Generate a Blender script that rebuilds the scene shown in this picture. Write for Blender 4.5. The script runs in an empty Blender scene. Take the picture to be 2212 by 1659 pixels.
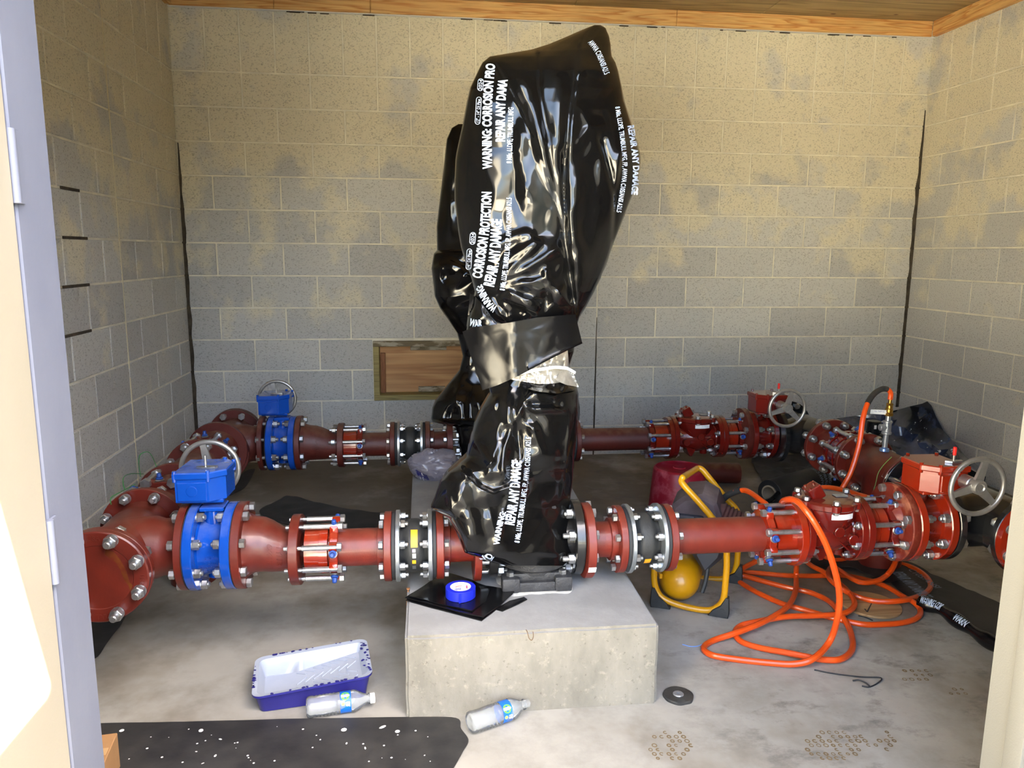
import bpy, bmesh, math, random
from mathutils import Vector, Matrix, noise, geometry
from mathutils.bvhtree import BVHTree
PI = math.pi
random.seed(7)
S = bpy.context.scene
C = S.collection

# ------------------------------------------------------------------ camera
F_PX = 1644.285
CR = Vector((0.99339, -0.11455, 0.00682)); CU = Vector((0.01269, 0.16878, 0.98557)); CW = Vector((0.11405, 0.97898, -0.16912))
CAM = Vector((1.48649, -5.02074, 1.36974))
cd = bpy.data.cameras.new('camera'); cam = bpy.data.objects.new('camera', cd); C.objects.link(cam)
cd.sensor_width = 36.0; cd.lens = F_PX/2212*36.0; cd.clip_start = 0.05; cd.clip_end = 200
cam.matrix_world = Matrix(((CR.x, CU.x, -CW.x, CAM.x), (CR.y, CU.y, -CW.y, CAM.y), (CR.z, CU.z, -CW.z, CAM.z), (0, 0, 0, 1)))
S.camera = cam

# ------------------------------------------------------------------ light
w = bpy.data.worlds.new('sky'); S.world = w; w.use_nodes = True
nt = w.node_tree; bgn = nt.nodes['Background']
sky = nt.nodes.new('ShaderNodeTexSky'); sky.sky_type = 'NISHITA'
sky.sun_elevation = math.radians(52); sky.sun_rotation = math.radians(140); sky.sun_disc = False
sky.air_density = 1.0; sky.dust_density = 2.0; sky.ozone_density = 1.0
nt.links.new(sky.outputs[0], bgn.inputs[0]); bgn.inputs[1].default_value = 0.76
sd = bpy.data.lights.new('sun', 'SUN'); sd.energy = 104.0; sd.angle = math.radians(0.6); sd.color = (1.0, 0.95, 0.86)
so = bpy.data.objects.new('sun', sd); C.objects.link(so); so.location = (6, -12, 12)
SUN_DIR = Vector((1.275, -0.25, 1.0)).normalized()
so.rotation_euler = SUN_DIR.to_track_quat('Z', 'Y').to_euler()
pd = bpy.data.lights.new('door_portal', 'AREA'); pd.shape = 'RECTANGLE'; pd.size = 1.9; pd.size_y = 2.6; pd.cycles.is_portal = True
po = bpy.data.objects.new('door_portal', pd); C.objects.link(po); po.location = (1.8, -3.90, 1.3); po.rotation_euler = (PI/2, 0, 0)
po.rotation_euler = Vector((0, -1, 0)).to_track_quat('Z', 'Y').to_euler()
S.view_settings.view_transform = 'Standard'; S.view_settings.look = 'None'; S.view_settings.gamma = 1.0
S.view_settings.use_curve_mapping = False; S.view_settings.exposure = 1.3
S.cycles.use_denoising = True; S.cycles.max_bounces = 10; S.cycles.diffuse_bounces = 6
S.cycles.sample_clamp_indirect = 6.0; S.cycles.caustics_reflective = False; S.cycles.caustics_refractive = False

# ------------------------------------------------------------------ pixel helpers (2212 x 1659 frame)
def ray(x, y): return CW + CR*((x-1106)/F_PX) + CU*((829.5-y)/F_PX)
def atZ(x, y, z): d = ray(x, y); return CAM + d*((z-CAM.z)/d.z)
def atY(x, y, Y): d = ray(x, y); return CAM + d*((Y-CAM.y)/d.y)
def atX(x, y, X): d = ray(x, y); return CAM + d*((X-CAM.x)/d.x)
def atP(x, y, o, n): d = ray(x, y); return CAM + d*((o-CAM).dot(n)/d.dot(n))

# ------------------------------------------------------------------ materials
MATS = {}
def srgb(c):
    return tuple(((v/255)/12.92 if v/255 <= .04045 else ((v/255+.055)/1.055)**2.4) for v in c)
def mat(name, col, rough=.5, metal=0.0, col2=None, nscale=8, namt=.5, bump=0.0, bscale=60, coat=0.0, spec=.5, detail=6, coords='Object', stretch=None, trans=0, ior=1.45, rvar=0.0, contrast=None, dust=None):
    if name in MATS: return MATS[name]
    m = bpy.data.materials.new(name); m.use_nodes = True; t = m.node_tree; b = t.nodes['Principled BSDF']
    L = t.links.new
    b.inputs['Roughness'].default_value = rough; b.inputs['Metallic'].default_value = metal
    b.inputs['Specular IOR Level'].default_value = spec; b.inputs['Coat Weight'].default_value = coat; b.inputs['Coat Roughness'].default_value = .08
    b.inputs['IOR'].default_value = ior
    if trans: b.inputs['Transmission Weight'].default_value = trans
    c1 = srgb(col)+(1,)
    b.inputs['Base Color'].default_value = c1
    tc = t.nodes.new('ShaderNodeTexCoord'); vec = tc.outputs[coords]
    if coords == 'World':
        pass
    if stretch:
        mp = t.nodes.new('ShaderNodeMapping'); mp.inputs['Scale'].default_value = stretch; L(vec, mp.inputs[0]); vec = mp.outputs[0]
    out = None
    if col2 is not None:
        n = t.nodes.new('ShaderNodeTexNoise'); n.inputs['Scale'].default_value = nscale; n.inputs['Detail'].default_value = detail; n.inputs['Roughness'].default_value = .62
        L(vec, n.inputs['Vector'])
        r = t.nodes.new('ShaderNodeValToRGB'); k = contrast or .18
        r.color_ramp.elements[0].position = namt-k; r.color_ramp.elements[1].position = namt+k
        L(n.outputs['Fac'], r.inputs[0])
        mx = t.nodes.new('ShaderNodeMix'); mx.data_type = 'RGBA'; mx.inputs[6].default_value = c1; mx.inputs[7].default_value = srgb(col2)+(1,)
        L(r.outputs[0], mx.inputs[0]); out = mx.outputs[2]
        if rvar:
            mr = t.nodes.new('ShaderNodeMapRange'); mr.inputs[3].default_value = rough; mr.inputs[4].default_value = min(1, rough+rvar)
            L(n.outputs['Fac'], mr.inputs[0]); L(mr.outputs[0], b.inputs['Roughness'])
    if dust:
        # dust that settled on faces turned upward
        g = t.nodes.new('ShaderNodeNewGeometry'); sx = t.nodes.new('ShaderNodeSeparateXYZ'); L(g.outputs['Normal'], sx.inputs[0])
        n2 = t.nodes.new('ShaderNodeTexNoise'); n2.inputs['Scale'].default_value = 22; n2.inputs['Detail'].default_value = 8; L(tc.outputs['Object'], n2.inputs['Vector'])
        mu = t.nodes.new('ShaderNodeMath'); mu.operation = 'MULTIPLY'; L(sx.outputs[2], mu.inputs[0]); L(n2.outputs['Fac'], mu.inputs[1])
        mr = t.nodes.new('ShaderNodeMapRange'); mr.inputs[1].default_value = .25; mr.inputs[2].default_value = .75; mr.inputs[3].default_value = 0; mr.inputs[4].default_value = dust[1]
        L(mu.outputs[0], mr.inputs[0])
        mx2 = t.nodes.new('ShaderNodeMix'); mx2.data_type = 'RGBA'; mx2.inputs[7].default_value = srgb(dust[0])+(1,)
        if out is not None: L(out, mx2.inputs[6])
        else: mx2.inputs[6].default_value = c1
        L(mr.outputs[0], mx2.inputs[0]); out = mx2.outputs[2]
    if out is not None: L(out, b.inputs['Base Color'])
    if bump:
        n3 = t.nodes.new('ShaderNodeTexNoise'); n3.inputs['Scale'].default_value = bscale; n3.inputs['Detail'].default_value = 4; L(vec, n3.inputs['Vector'])
        bp = t.nodes.new('ShaderNodeBump'); bp.inputs['Strength'].default_value = bump; bp.inputs['Distance'].default_value = .004
        L(n3.outputs['Fac'], bp.inputs['Height']); L(bp.outputs[0], b.inputs['Normal'])
    MATS[name] = m; return m

def pos_mat(name):
    m = bpy.data.materials.new(name); m.use_nodes = True; t = m.node_tree; b = t.nodes['Principled BSDF']
    g = t.nodes.new('ShaderNodeNewGeometry')
    return m, t, b, g.outputs['Position']
def nd(t, typ, **kw):
    n = t.nodes.new(typ)
    for k, v in kw.items():
        if k.startswith('i_'):
            key = k[2:]; n.inputs[int(key) if key.isdigit() else key].default_value = v
        else: setattr(n, k, v)
    return n
def ramp(t, src, stops):
    r = t.nodes.new('ShaderNodeValToRGB'); e = r.color_ramp.elements
    while len(e) < len(stops): e.new(.5)
    for q, (p, c) in zip(e, stops):
        q.position = p; q.color = (c, c, c, 1) if isinstance(c, (int, float)) else tuple(c)+(1,)
    t.links.new(src, r.inputs[0]); return r.outputs[0]
def mixc(t, fac, a, b):
    m = t.nodes.new('ShaderNodeMix'); m.data_type = 'RGBA'
    if isinstance(fac, float): m.inputs[0].default_value = fac
    else: t.links.new(fac, m.inputs[0])
    for i, v in ((6, a), (7, b)):
        if isinstance(v, tuple): m.inputs[i].default_value = v+(1,)
        else: t.links.new(v, m.inputs[i])
    return m.outputs[2]
def noi(t, vec, scale, detail=6, rough=.6, stretch=None):
    if stretch:
        mp = t.nodes.new('ShaderNodeMapping'); mp.inputs['Scale'].default_value = stretch; t.links.new(vec, mp.inputs[0]); vec = mp.outputs[0]
    n = t.nodes.new('ShaderNodeTexNoise'); n.inputs['Scale'].default_value = scale; n.inputs['Detail'].default_value = detail; n.inputs['Roughness'].default_value = rough
    t.links.new(vec, n.inputs['Vector']); return n.outputs['Fac']
def math_(t, op, a, b=None):
    m = t.nodes.new('ShaderNodeMath'); m.operation = op
    for i, v in ((0, a), (1, b)):
        if v is None: continue
        if isinstance(v, (int, float)): m.inputs[i].default_value = v
        else: t.links.new(v, m.inputs[i])
    return m.outputs[0]
def bump_(t, b, h, strength, dist):
    n = t.nodes.new('ShaderNodeBump'); n.inputs['Strength'].default_value = strength; n.inputs['Distance'].default_value = dist
    t.links.new(h, n.inputs['Height']); t.links.new(n.outputs[0], b.inputs['Normal'])

# concrete block: grey split by block, open pores, smears of dried tan mortar
def block_material():
    m, t, b, P = pos_mat('concrete_block')
    oi = t.nodes.new('ShaderNodeObjectInfo')
    base = mixc(t, oi.outputs['Random'], srgb((182, 181, 178)), srgb((204, 202, 196)))
    big = noi(t, P, 2.6, 5, .55)
    sep = t.nodes.new('ShaderNodeSeparateXYZ'); t.links.new(P, sep.inputs[0])
    hz = nd(t, 'ShaderNodeMapRange', i_1=0.7, i_2=2.3, i_3=-.12, i_4=.16); t.links.new(sep.outputs[2], hz.inputs[0])
    sm = ramp(t, math_(t, 'ADD', big, hz.outputs[0]), [(.50, 0.0), (.60, .75)])
    col = mixc(t, sm, base, srgb((224, 214, 186)))
    fine = noi(t, P, 95, 3, .7, (1, 1, 1.5))
    pores = ramp(t, fine, [(.36, 1.0), (.45, 0.0)])
    pores = math_(t, 'MULTIPLY', pores, .48)
    col = mixc(t, pores, col, srgb((100, 95, 86)))
    lite = ramp(t, noi(t, P, 190, 2, .5), [(.58, 0.0), (.7, .35)])
    col = mixc(t, lite, col, srgb((222, 219, 210)))
    t.links.new(col, b.inputs['Base Color']); b.inputs['Roughness'].default_value = .93; b.inputs['Specular IOR Level'].default_value = .2
    bump_(t, b, math_(t, 'SUBTRACT', fine, math_(t, 'MULTIPLY', pores, .6)), .5, .004)
    return m
def mortar_material():
    m, t, b, P = pos_mat('mortar')
    sep = t.nodes.new('ShaderNodeSeparateXYZ'); t.links.new(P, sep.inputs[0])
    n = noi(t, P, 9, 6, .6)
    col = mixc(t, ramp(t, n, [(.4, 0.0), (.62, 1.0)]), srgb((214, 209, 194)), srgb((236, 230, 210)))
    t.links.new(col, b.inputs['Base Color']); b.inputs['Roughness'].default_value = .95
    bump_(t, b, noi(t, P, 60, 4), .5, .003); return m
def floor_material():
    m, t, b, P = pos_mat('concrete_floor')
    n1 = noi(t, P, 1.3, 6, .6); n2 = noi(t, P, 6, 8, .65); n3 = noi(t, P, 90, 3)
    col = mixc(t, ramp(t, n1, [(.38, 0.0), (.62, 1.0)]), srgb((142, 138, 130)), srgb((160, 157, 150)))
    col = mixc(t, math_(t, 'MULTIPLY', ramp(t, n2, [(.45, 0.0), (.7, 1.0)]), .55), col, srgb((112, 108, 100)))
    # damp brown stains towards the back of the slab and dark scuffs on the right
    sep = t.nodes.new('ShaderNodeSeparateXYZ'); t.links.new(P, sep.inputs[0])
    back = nd(t, 'ShaderNodeMapRange', i_1=-2.5, i_2=-1.2, i_3=0.0, i_4=1.0); t.links.new(sep.outputs[1], back.inputs[0])
    st = ramp(t, math_(t, 'ADD', noi(t, P, 1.7, 5, .6), math_(t, 'MULTIPLY', back.outputs[0], .22)), [(.52, 0.0), (.72, .85)])
    col = mixc(t, st, col, srgb((98, 86, 68)))
    rt = nd(t, 'ShaderNodeMapRange', i_1=2.1, i_2=2.5, i_3=0.0, i_4=1.0); t.links.new(sep.outputs[0], rt.inputs[0])
    sc = ramp(t, noi(t, P, 5.5, 9, .72, (1, 1.6, 1)), [(.53, 0.0), (.68, 1.0)])
    sc = math_(t, 'MULTIPLY', math_(t, 'MULTIPLY', sc, rt.outputs[0]), .75)
    col = mixc(t, sc, col, srgb((84, 80, 76)))
    t.links.new(col, b.inputs['Base Color'])
    rr = nd(t, 'ShaderNodeMapRange', i_3=.55, i_4=.85); t.links.new(n2, rr.inputs[0]); t.links.new(rr.outputs[0], b.inputs['Roughness'])
    b.inputs['Specular IOR Level'].default_value = .35
    bump_(t, b, math_(t, 'ADD', math_(t, 'MULTIPLY', n3, .3), n2), .25, .004); return m
def pad_material():
    m, t, b, P = pos_mat('pad_concrete')
    n1 = noi(t, P, 7, 8, .65, (1, 1, .45)); n2 = noi(t, P, 28, 6, .7)
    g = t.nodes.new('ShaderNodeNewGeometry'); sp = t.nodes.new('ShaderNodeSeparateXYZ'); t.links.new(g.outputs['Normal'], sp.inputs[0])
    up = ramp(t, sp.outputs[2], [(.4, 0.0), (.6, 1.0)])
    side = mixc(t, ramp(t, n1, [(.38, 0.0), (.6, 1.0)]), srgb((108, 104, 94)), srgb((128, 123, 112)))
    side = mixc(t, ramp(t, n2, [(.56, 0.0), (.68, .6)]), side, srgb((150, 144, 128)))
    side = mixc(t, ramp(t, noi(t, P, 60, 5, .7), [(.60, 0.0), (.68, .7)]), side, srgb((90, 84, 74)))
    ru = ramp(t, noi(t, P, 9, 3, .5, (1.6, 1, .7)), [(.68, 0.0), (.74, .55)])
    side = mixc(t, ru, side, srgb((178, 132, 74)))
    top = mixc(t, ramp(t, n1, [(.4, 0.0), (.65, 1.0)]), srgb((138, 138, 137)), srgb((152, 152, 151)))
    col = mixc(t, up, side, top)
    t.links.new(col, b.inputs['Base Color']); b.inputs['Roughness'].default_value = .88
    bump_(t, b, n2, .4, .004); return m
def wood_material(name, c1, c2, axis=0, scale=1.0, knots=True, rough=.6):
    m = bpy.data.materials.new(name); m.use_nodes = True; t = m.node_tree; b = t.nodes['Principled BSDF']
    P = t.nodes.new('ShaderNodeNewGeometry').outputs['Position']
    st = [14, 14, 14]; st[axis] = .9
    mp = nd(t, 'ShaderNodeMapping'); mp.inputs['Scale'].default_value = tuple(s*scale for s in st); t.links.new(P, mp.inputs[0])
    n = noi(t, mp.outputs[0], 1.0, 3, .5)
    w_ = math_(t, 'FRACT', math_(t, 'MULTIPLY', n, 9.0))
    col = mixc(t, ramp(t, w_, [(0.0, 0.0), (.55, .35), (.85, 1.0), (1.0, 0.0)]), srgb(c1), srgb(c2))
    fib = noi(t, mp.outputs[0], 6.0, 3, .6)
    col = mixc(t, math_(t, 'MULTIPLY', ramp(t, fib, [(.45, 0.0), (.7, 1.0)]), .3), col, srgb(tuple(int(v*.6) for v in c2)))
    if knots:
        v = nd(t, 'ShaderNodeTexVoronoi'); v.inputs['Scale'].default_value = 2.2; mk = nd(t, 'ShaderNodeMapping'); s = [2.2, 2.2, 2.2]; s[axis] = 1.2; mk.inputs['Scale'].default_value = s
        t.links.new(P, mk.inputs[0]); t.links.new(mk.outputs[0], v.inputs['Vector'])
        col = mixc(t, ramp(t, v.outputs['Distance'], [(.035, 1.0), (.06, 0.0)]), col, srgb((92, 52, 26)))
    t.links.new(col, b.inputs['Base Color']); b.inputs['Roughness'].default_value = rough
    bump_(t, b, fib, .15, .002); return m

M_BLOCK = block_material(); M_MORTAR = mortar_material(); M_FLOOR = floor_material(); M_PAD = pad_material()
M_PINE = wood_material('pine_board', (222, 180, 116), (190, 130, 66), 0)
M_PINEY = wood_material('pine_board_side', (222, 180, 116), (190, 130, 66), 1)
M_PLYC = wood_material('ceiling_plywood', (176, 150, 104), (136, 112, 72), 0, .5)
M_PLYV = wood_material('vent_plywood', (206, 160, 108), (176, 124, 76), 0, .4)
M_TREAT = wood_material('treated_lumber', (158, 142, 84), (124, 108, 58), 0, .8, False)
M_REDCAST = mat('red_oxide_iron', (100, 32, 21), .4, col2=(82, 26, 18), nscale=9, bump=.12, bscale=70, coat=.15, dust=((124, 92, 74), .3))
M_REDPIPE = mat('red_oxide_pipe', (112, 36, 23), .42, col2=(94, 30, 20), nscale=6, bump=.1, bscale=120, coat=.1, stretch=(3, 1, 1), dust=((130, 92, 74), .25))
M_REDDULL = mat('dull_red_iron', (86, 30, 21), .5, col2=(70, 24, 17), nscale=7, bump=.25, bscale=60, dust=((140, 112, 92), .55))
M_EPOXY = mat('red_epoxy', (104, 20, 13), .16, col2=(88, 17, 12), nscale=5, bump=.12, bscale=45, coat=.6, dust=((150, 108, 84), .18))
M_EPOXO = mat('orange_red_epoxy', (140, 34, 12), .17, col2=(122, 28, 11), nscale=5, bump=.1, bscale=40, coat=.6, dust=((140, 96, 70), .35))
M_BLUE = mat('blue_epoxy', (10, 72, 168), .2, col2=(8, 60, 148), nscale=5, bump=.08, bscale=40, coat=.5, dust=((150, 165, 190), .28))
M_BOLT = mat('zinc_steel', (196, 198, 202), .32, .9, col2=(160, 160, 158), nscale=40, bump=.05, bscale=200)
M_DISC = mat('zinc_plate', (186, 192, 196), .34, .85, col2=(158, 166, 172), nscale=18)
M_RUB = mat('black_rubber', (34, 35, 36), .6, col2=(48, 48, 47), nscale=12, bump=.3, bscale=120, dust=((90, 86, 78), .25))
M_GASK = mat('gasket_rubber', (38, 39, 41), .65)
M_BLKIRON = mat('black_iron', (22, 22, 24), .26, col2=(34, 34, 34), nscale=9, bump=.2, bscale=60, coat=.4, dust=((84, 74, 60), .25))
M_CAST = mat('black_cast_foot', (40, 40, 42), .5, col2=(58, 58, 60), nscale=30, bump=.6, bscale=150)
M_ALU = mat('cast_aluminium', (176, 174, 170), .36, .75, col2=(150, 148, 144), nscale=20, bump=.1, bscale=90)
M_CAPBLUE = mat('blue_set_screw', (38, 74, 150), .4, col2=(30, 60, 126), nscale=30, bump=.2, bscale=150)
M_FILM = mat('black_film', (8, 8, 9), .11, col2=(13, 13, 13), nscale=5, bump=.0, coat=.35, rvar=.1, spec=.42)
M_FILMD = mat('scuffed_black_film', (8, 8, 9), .15, col2=(16, 16, 17), nscale=7, bump=.06, bscale=40, rvar=.16)
M_FILMM = mat('dusty_black_film', (20, 20, 22), .4, col2=(38, 37, 36), nscale=6, bump=.3, bscale=26, rvar=.3, contrast=.1)
M_PRINT = mat('film_print', (186, 200, 224), .35)
M_WHITE = mat('white_label', (232, 232, 230), .5)
M_ORANGELAB = mat('orange_label', (226, 156, 32), .45)
M_HOSE = mat('orange_hose', (216, 78, 18), .34, coat=.2, col2=(200, 68, 16), nscale=12, dust=((140, 80, 50), .2))
M_YEL = mat('yellow_paint', (206, 148, 14), .35, col2=(186, 128, 12), nscale=7, coat=.3, bump=.08, bscale=30)
M_REDPL = mat('red_bucket_plastic', (140, 18, 38), .42, col2=(176, 84, 96), nscale=14, contrast=.1, namt=.62)
M_CREAM = mat('cream_paint', (166, 159, 142), .45, col2=(160, 153, 135), nscale=3, bump=.06, bscale=200)
M_CREAM2 = mat('pale_cream_paint', (126, 123, 115), .5, bump=.15, bscale=260)
M_JAMB = mat('blue_grey_primer', (118, 122, 136), .5, col2=(108, 112, 128), nscale=5, bump=.08, bscale=120, stretch=(1, 1, .5))
M_CARD = mat('cardboard', (172, 132, 90), .8, col2=(158, 118, 78), nscale=6)
M_CAULK = mat('joint_gap', (84, 74, 60), .95, col2=(46, 40, 34), nscale=14, bump=.6, bscale=60)
M_BRASS = mat('brass', (176, 136, 62), .3, .9)
M_GALV = mat('galvanized', (176, 180, 184), .38, .7, col2=(150, 154, 160), nscale=30, bump=.1, bscale=80)

# ------------------------------------------------------------------ mesh builder
class MB:
    def __init__(s): s.v = []; s.f = []; s.m = []; s.T = Matrix.Identity(4)
    def add(s, vs, fs, mi=0):
        o = len(s.v); s.v += [s.T @ Vector(v) for v in vs]
        s.f += [tuple(i+o for i in f) for f in fs]; s.m += [mi]*len(fs); return s
    def lathe(s, prof, n=32, mi=0, M=None, a0=0, a1=2*PI):
        full = abs(a1-a0-2*PI) < 1e-6; k = n if full else n+1; vs = []; fs = []
        for (x, r) in prof:
            for i in range(k):
                a = a0+(a1-a0)*i/n; p = Vector((x, r*math.cos(a), r*math.sin(a))); vs.append(M @ p if M else p)
        for j in range(len(prof)-1):
            for i in range(n):
                i2 = (i+1) % k; fs.append((j*k+i, j*k+i2, (j+1)*k+i2, (j+1)*k+i))
        return s.add(vs, fs, mi)
    def rod(s, p0, p1, r, n=12, r2=None, mi=0, caps=True, ch=0):
        p0, p1 = Vector(p0), Vector(p1); d = p1-p0; L = d.length; q = Vector((1, 0, 0)).rotation_difference(d).to_matrix().to_4x4(); q.translation = p0
        r2 = r if r2 is None else r2
        pr = [(0, 0), (0, r-ch), (ch, r), (L-ch, r2), (L, r2-ch), (L, 0)] if ch else [(0, 0), (0, r), (L, r2), (L, 0)]
        if not caps: pr = pr[1:-1]
        return s.lathe(pr, n, mi, q)
    def box(s, c, d, bev=0.0, mi=0, rot=None):
        bm = bmesh.new(); bmesh.ops.create_cube(bm, size=1)
        for v in bm.verts: v.co = Vector((v.co.x*d[0], v.co.y*d[1], v.co.z*d[2]))
        if bev: bmesh.ops.bevel(bm, geom=bm.edges[:], offset=bev, segments=2 if bev > .003 else 1, profile=.6, affect='EDGES')
        M = Matrix.Translation(Vector(c)) @ (rot.to_4x4() if rot else Matrix.Identity(4))
        bm.verts.index_update(); s.add([M @ v.co for v in bm.verts], [tuple(v.index for v in f.verts) for f in bm.faces], mi); bm.free(); return s
    def prism(s, poly, z0, z1, mi=0, M=None, ch=0):
        n = len(poly)
        if ch:
            cx = sum(p[0] for p in poly)/n; cy = sum(p[1] for p in poly)/n; ins = []
            for x, y in poly:
                d = math.hypot(x-cx, y-cy) or 1; ins.append((x-(x-cx)/d*ch, y-(y-cy)/d*ch))
            rows = [(ins, z0), (poly, z0+ch), (poly, z1-ch), (ins, z1)]
        else: rows = [(poly, z0), (poly, z1)]
        vs = [Vector((x, y, z)) for P, z in rows for x, y in P]; fs = []
        for j in range(len(rows)-1):
            for i in range(n): fs.append((j*n+i, j*n+(i+1) % n, (j+1)*n+(i+1) % n, (j+1)*n+i))
        fs.append(tuple(range(n-1, -1, -1))); fs.append(tuple((len(rows)-1)*n+i for i in range(n)))
        if M: vs = [M @ v for v in vs]
        return s.add(vs, fs, mi)
    def tube(s, pts, r, n=10, mi=0, closed=False, caps=True):
        pts = [Vector(p) for p in pts]; k = len(pts); vs = []; fs = []; up = None
        for i, p in enumerate(pts):
            a = pts[(i-1) % k] if closed or i else pts[0]; b = pts[(i+1) % k] if closed or i < k-1 else pts[-1]
            t = (b-a).normalized()
            if up is None: up = t.orthogonal().normalized()
            up = (up-t*up.dot(t)); up = up.normalized() if up.length > 1e-6 else t.orthogonal().normalized()
            sd_ = t.cross(up); rr = r(i/(k-1)) if callable(r) else r
            for j in range(n):
                an = 2*PI*j/n; vs.append(p+(up*math.cos(an)+sd_*math.sin(an))*rr)
        for i in range(k if closed else k-1):
            for j in range(n): fs.append((i*n+j, i*n+(j+1) % n, ((i+1) % k)*n+(j+1) % n, ((i+1) % k)*n+j))
        if not closed and caps: fs.append(tuple(range(n-1, -1, -1))); fs.append(tuple((k-1)*n+j for j in range(n)))
        return s.add(vs, fs, mi)
    def sphere(s, c, r, nu=20, nv=12, mi=0):
        if not isinstance(r, (tuple, list)): r = (r, r, r)
        pr = [(-math.cos(PI*i/nv), math.sin(PI*i/nv)) for i in range(nv+1)]
        M = Matrix.Translation(Vector(c)) @ Matrix.Diagonal((r[0], r[1], r[2], 1))
        return s.lathe(pr, nu, mi, M)
    def mesh(s, name, mats, ang=35):
        me = bpy.data.meshes.new(name); me.from_pydata([tuple(v) for v in s.v], [], s.f)
        for m in (mats if isinstance(mats, (list, tuple)) else [mats]): me.materials.append(m)
        me.polygons.foreach_set('material_index', s.m)
        bm = bmesh.new(); bm.from_mesh(me); bmesh.ops.remove_doubles(bm, verts=bm.verts, dist=1e-6); bmesh.ops.dissolve_degenerate(bm, edges=bm.edges, dist=1e-7)
        bmesh.ops.recalc_face_normals(bm, faces=bm.faces); bm.to_mesh(me); bm.free()
        if ang is None: me.polygons.foreach_set('use_smooth', [False]*len(me.polygons))
        else:
            me.polygons.foreach_set('use_smooth', [True]*len(me.polygons)); me.set_sharp_from_angle(angle=math.radians(ang))
        me.update(); return me
    def obj(s, name, mats, parent=None, ang=35): return link(name, s.mesh(name, mats, ang), parent)

def link(name, data, parent=None, loc=None, rot=None):
    o = bpy.data.objects.new(name, data); C.objects.link(o)
    if parent: o.parent = parent
    if loc is not None: o.location = loc
    if rot is not None: o.rotation_euler = rot
    return o
def tag(o, label, cat, group=None, kind=None):
    o['label'] = label; o['category'] = cat
    if group: o['group'] = group
    if kind: o['kind'] = kind
    return o
def thing(name, label, cat, loc=(0, 0, 0), rz=0, group=None):
    o = link(name, None, None, loc, (0, 0, rz)); o.empty_display_size = .05
    return tag(o, label, cat, group)
def struct(o): o['kind'] = 'structure'; return o
def root_struct(name, loc=(0, 0, 0)): return struct(link(name, None, None, loc))
def catmull(pts, n=8, closed=False):
    P = [Vector(p) for p in pts]; out = []; k = len(P)
    for i in range(k if closed else k-1):
        a = P[(i-1) % k] if closed or i else P[0]*2-P[1]; b = P[i]; c = P[(i+1) % k]; d = P[(i+2) % k] if closed or i < k-2 else P[-1]*2-P[-2]
        for j in range(n):
            t = j/n; out.append(.5*((2*b)+(c-a)*t+(2*a-5*b+4*c-d)*t*t+(3*b-a-3*c+d)*t**3))
    if not closed: out.append(P[-1])
    return out
def text_mesh(body, bold=.0, extrude=0.0, grid=None):
    cu = bpy.data.curves.new('t', 'FONT'); cu.body = body; cu.size = 1; cu.offset = bold; cu.extrude = extrude; cu.resolution_u = 3
    o = bpy.data.objects.new('t', cu); C.objects.link(o); dg = bpy.context.evaluated_depsgraph_get(); dg.update()
    me = bpy.data.meshes.new_from_object(o.evaluated_get(dg)); bpy.data.objects.remove(o); bpy.data.curves.remove(cu)
    bm = bmesh.new(); bm.from_mesh(me); bpy.data.meshes.remove(me)
    bmesh.ops.triangulate(bm, faces=bm.faces[:])
    if grid:
        for _ in range(4):
            es = [e for e in bm.edges if e.calc_length() > grid]
            if not es: break
            bmesh.ops.subdivide_edges(bm, edges=es, cuts=1); bmesh.ops.triangulate(bm, faces=bm.faces[:])
    bm.verts.index_update()
    vs = [v.co.copy() for v in bm.verts]; fs = [tuple(v.index for v in f.verts) for f in bm.faces]; bm.free(); return vs, fs
def put_text(mb, body, fn, bold=.0, extrude=0.0, grid=None, mi=0):
    """fn(u, v, w) -> point; u 0..1 along the line, v in cap heights"""
    vs, fs = text_mesh(body, bold, extrude, grid)
    if not vs: return
    x0 = min(v.x for v in vs); x1 = max(v.x for v in vs); y1 = .70
    mb.add([fn((v.x-x0)/(x1-x0), v.y/y1, v.z) for v in vs], fs, mi)
# ------------------------------------------------------------------ the room
B, CH = .4064, .2032
RW, RD, RH = 12*B, 3.66, 14*CH       # inner width, depth, height of the block walls
D0, DZ = -3.574, 2.25                # inner face line of the door opening
JL, JR = .846, 2.745
o = MB().box((RW/2, -1.9, -.1), (RW+.8, 4.6, .2)).obj('floor', M_FLOOR); struct(o)
m_out = mat('outside_ground', (212, 205, 182), .95, col2=(198, 190, 166), nscale=3)
o = MB().box((2, -14.4, -.16), (50, 20.6, .2)).obj('ground_outside', m_out); struct(o)

o = MB().box((4.75, -9.6, 1.35), (.2, 10.4, 3.0)).obj('wall_added_shade', mat('shade_wall_grey', (92, 96, 84), .9)); struct(o)  # unseen wall, added to shade the ground right of the doorway

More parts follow.
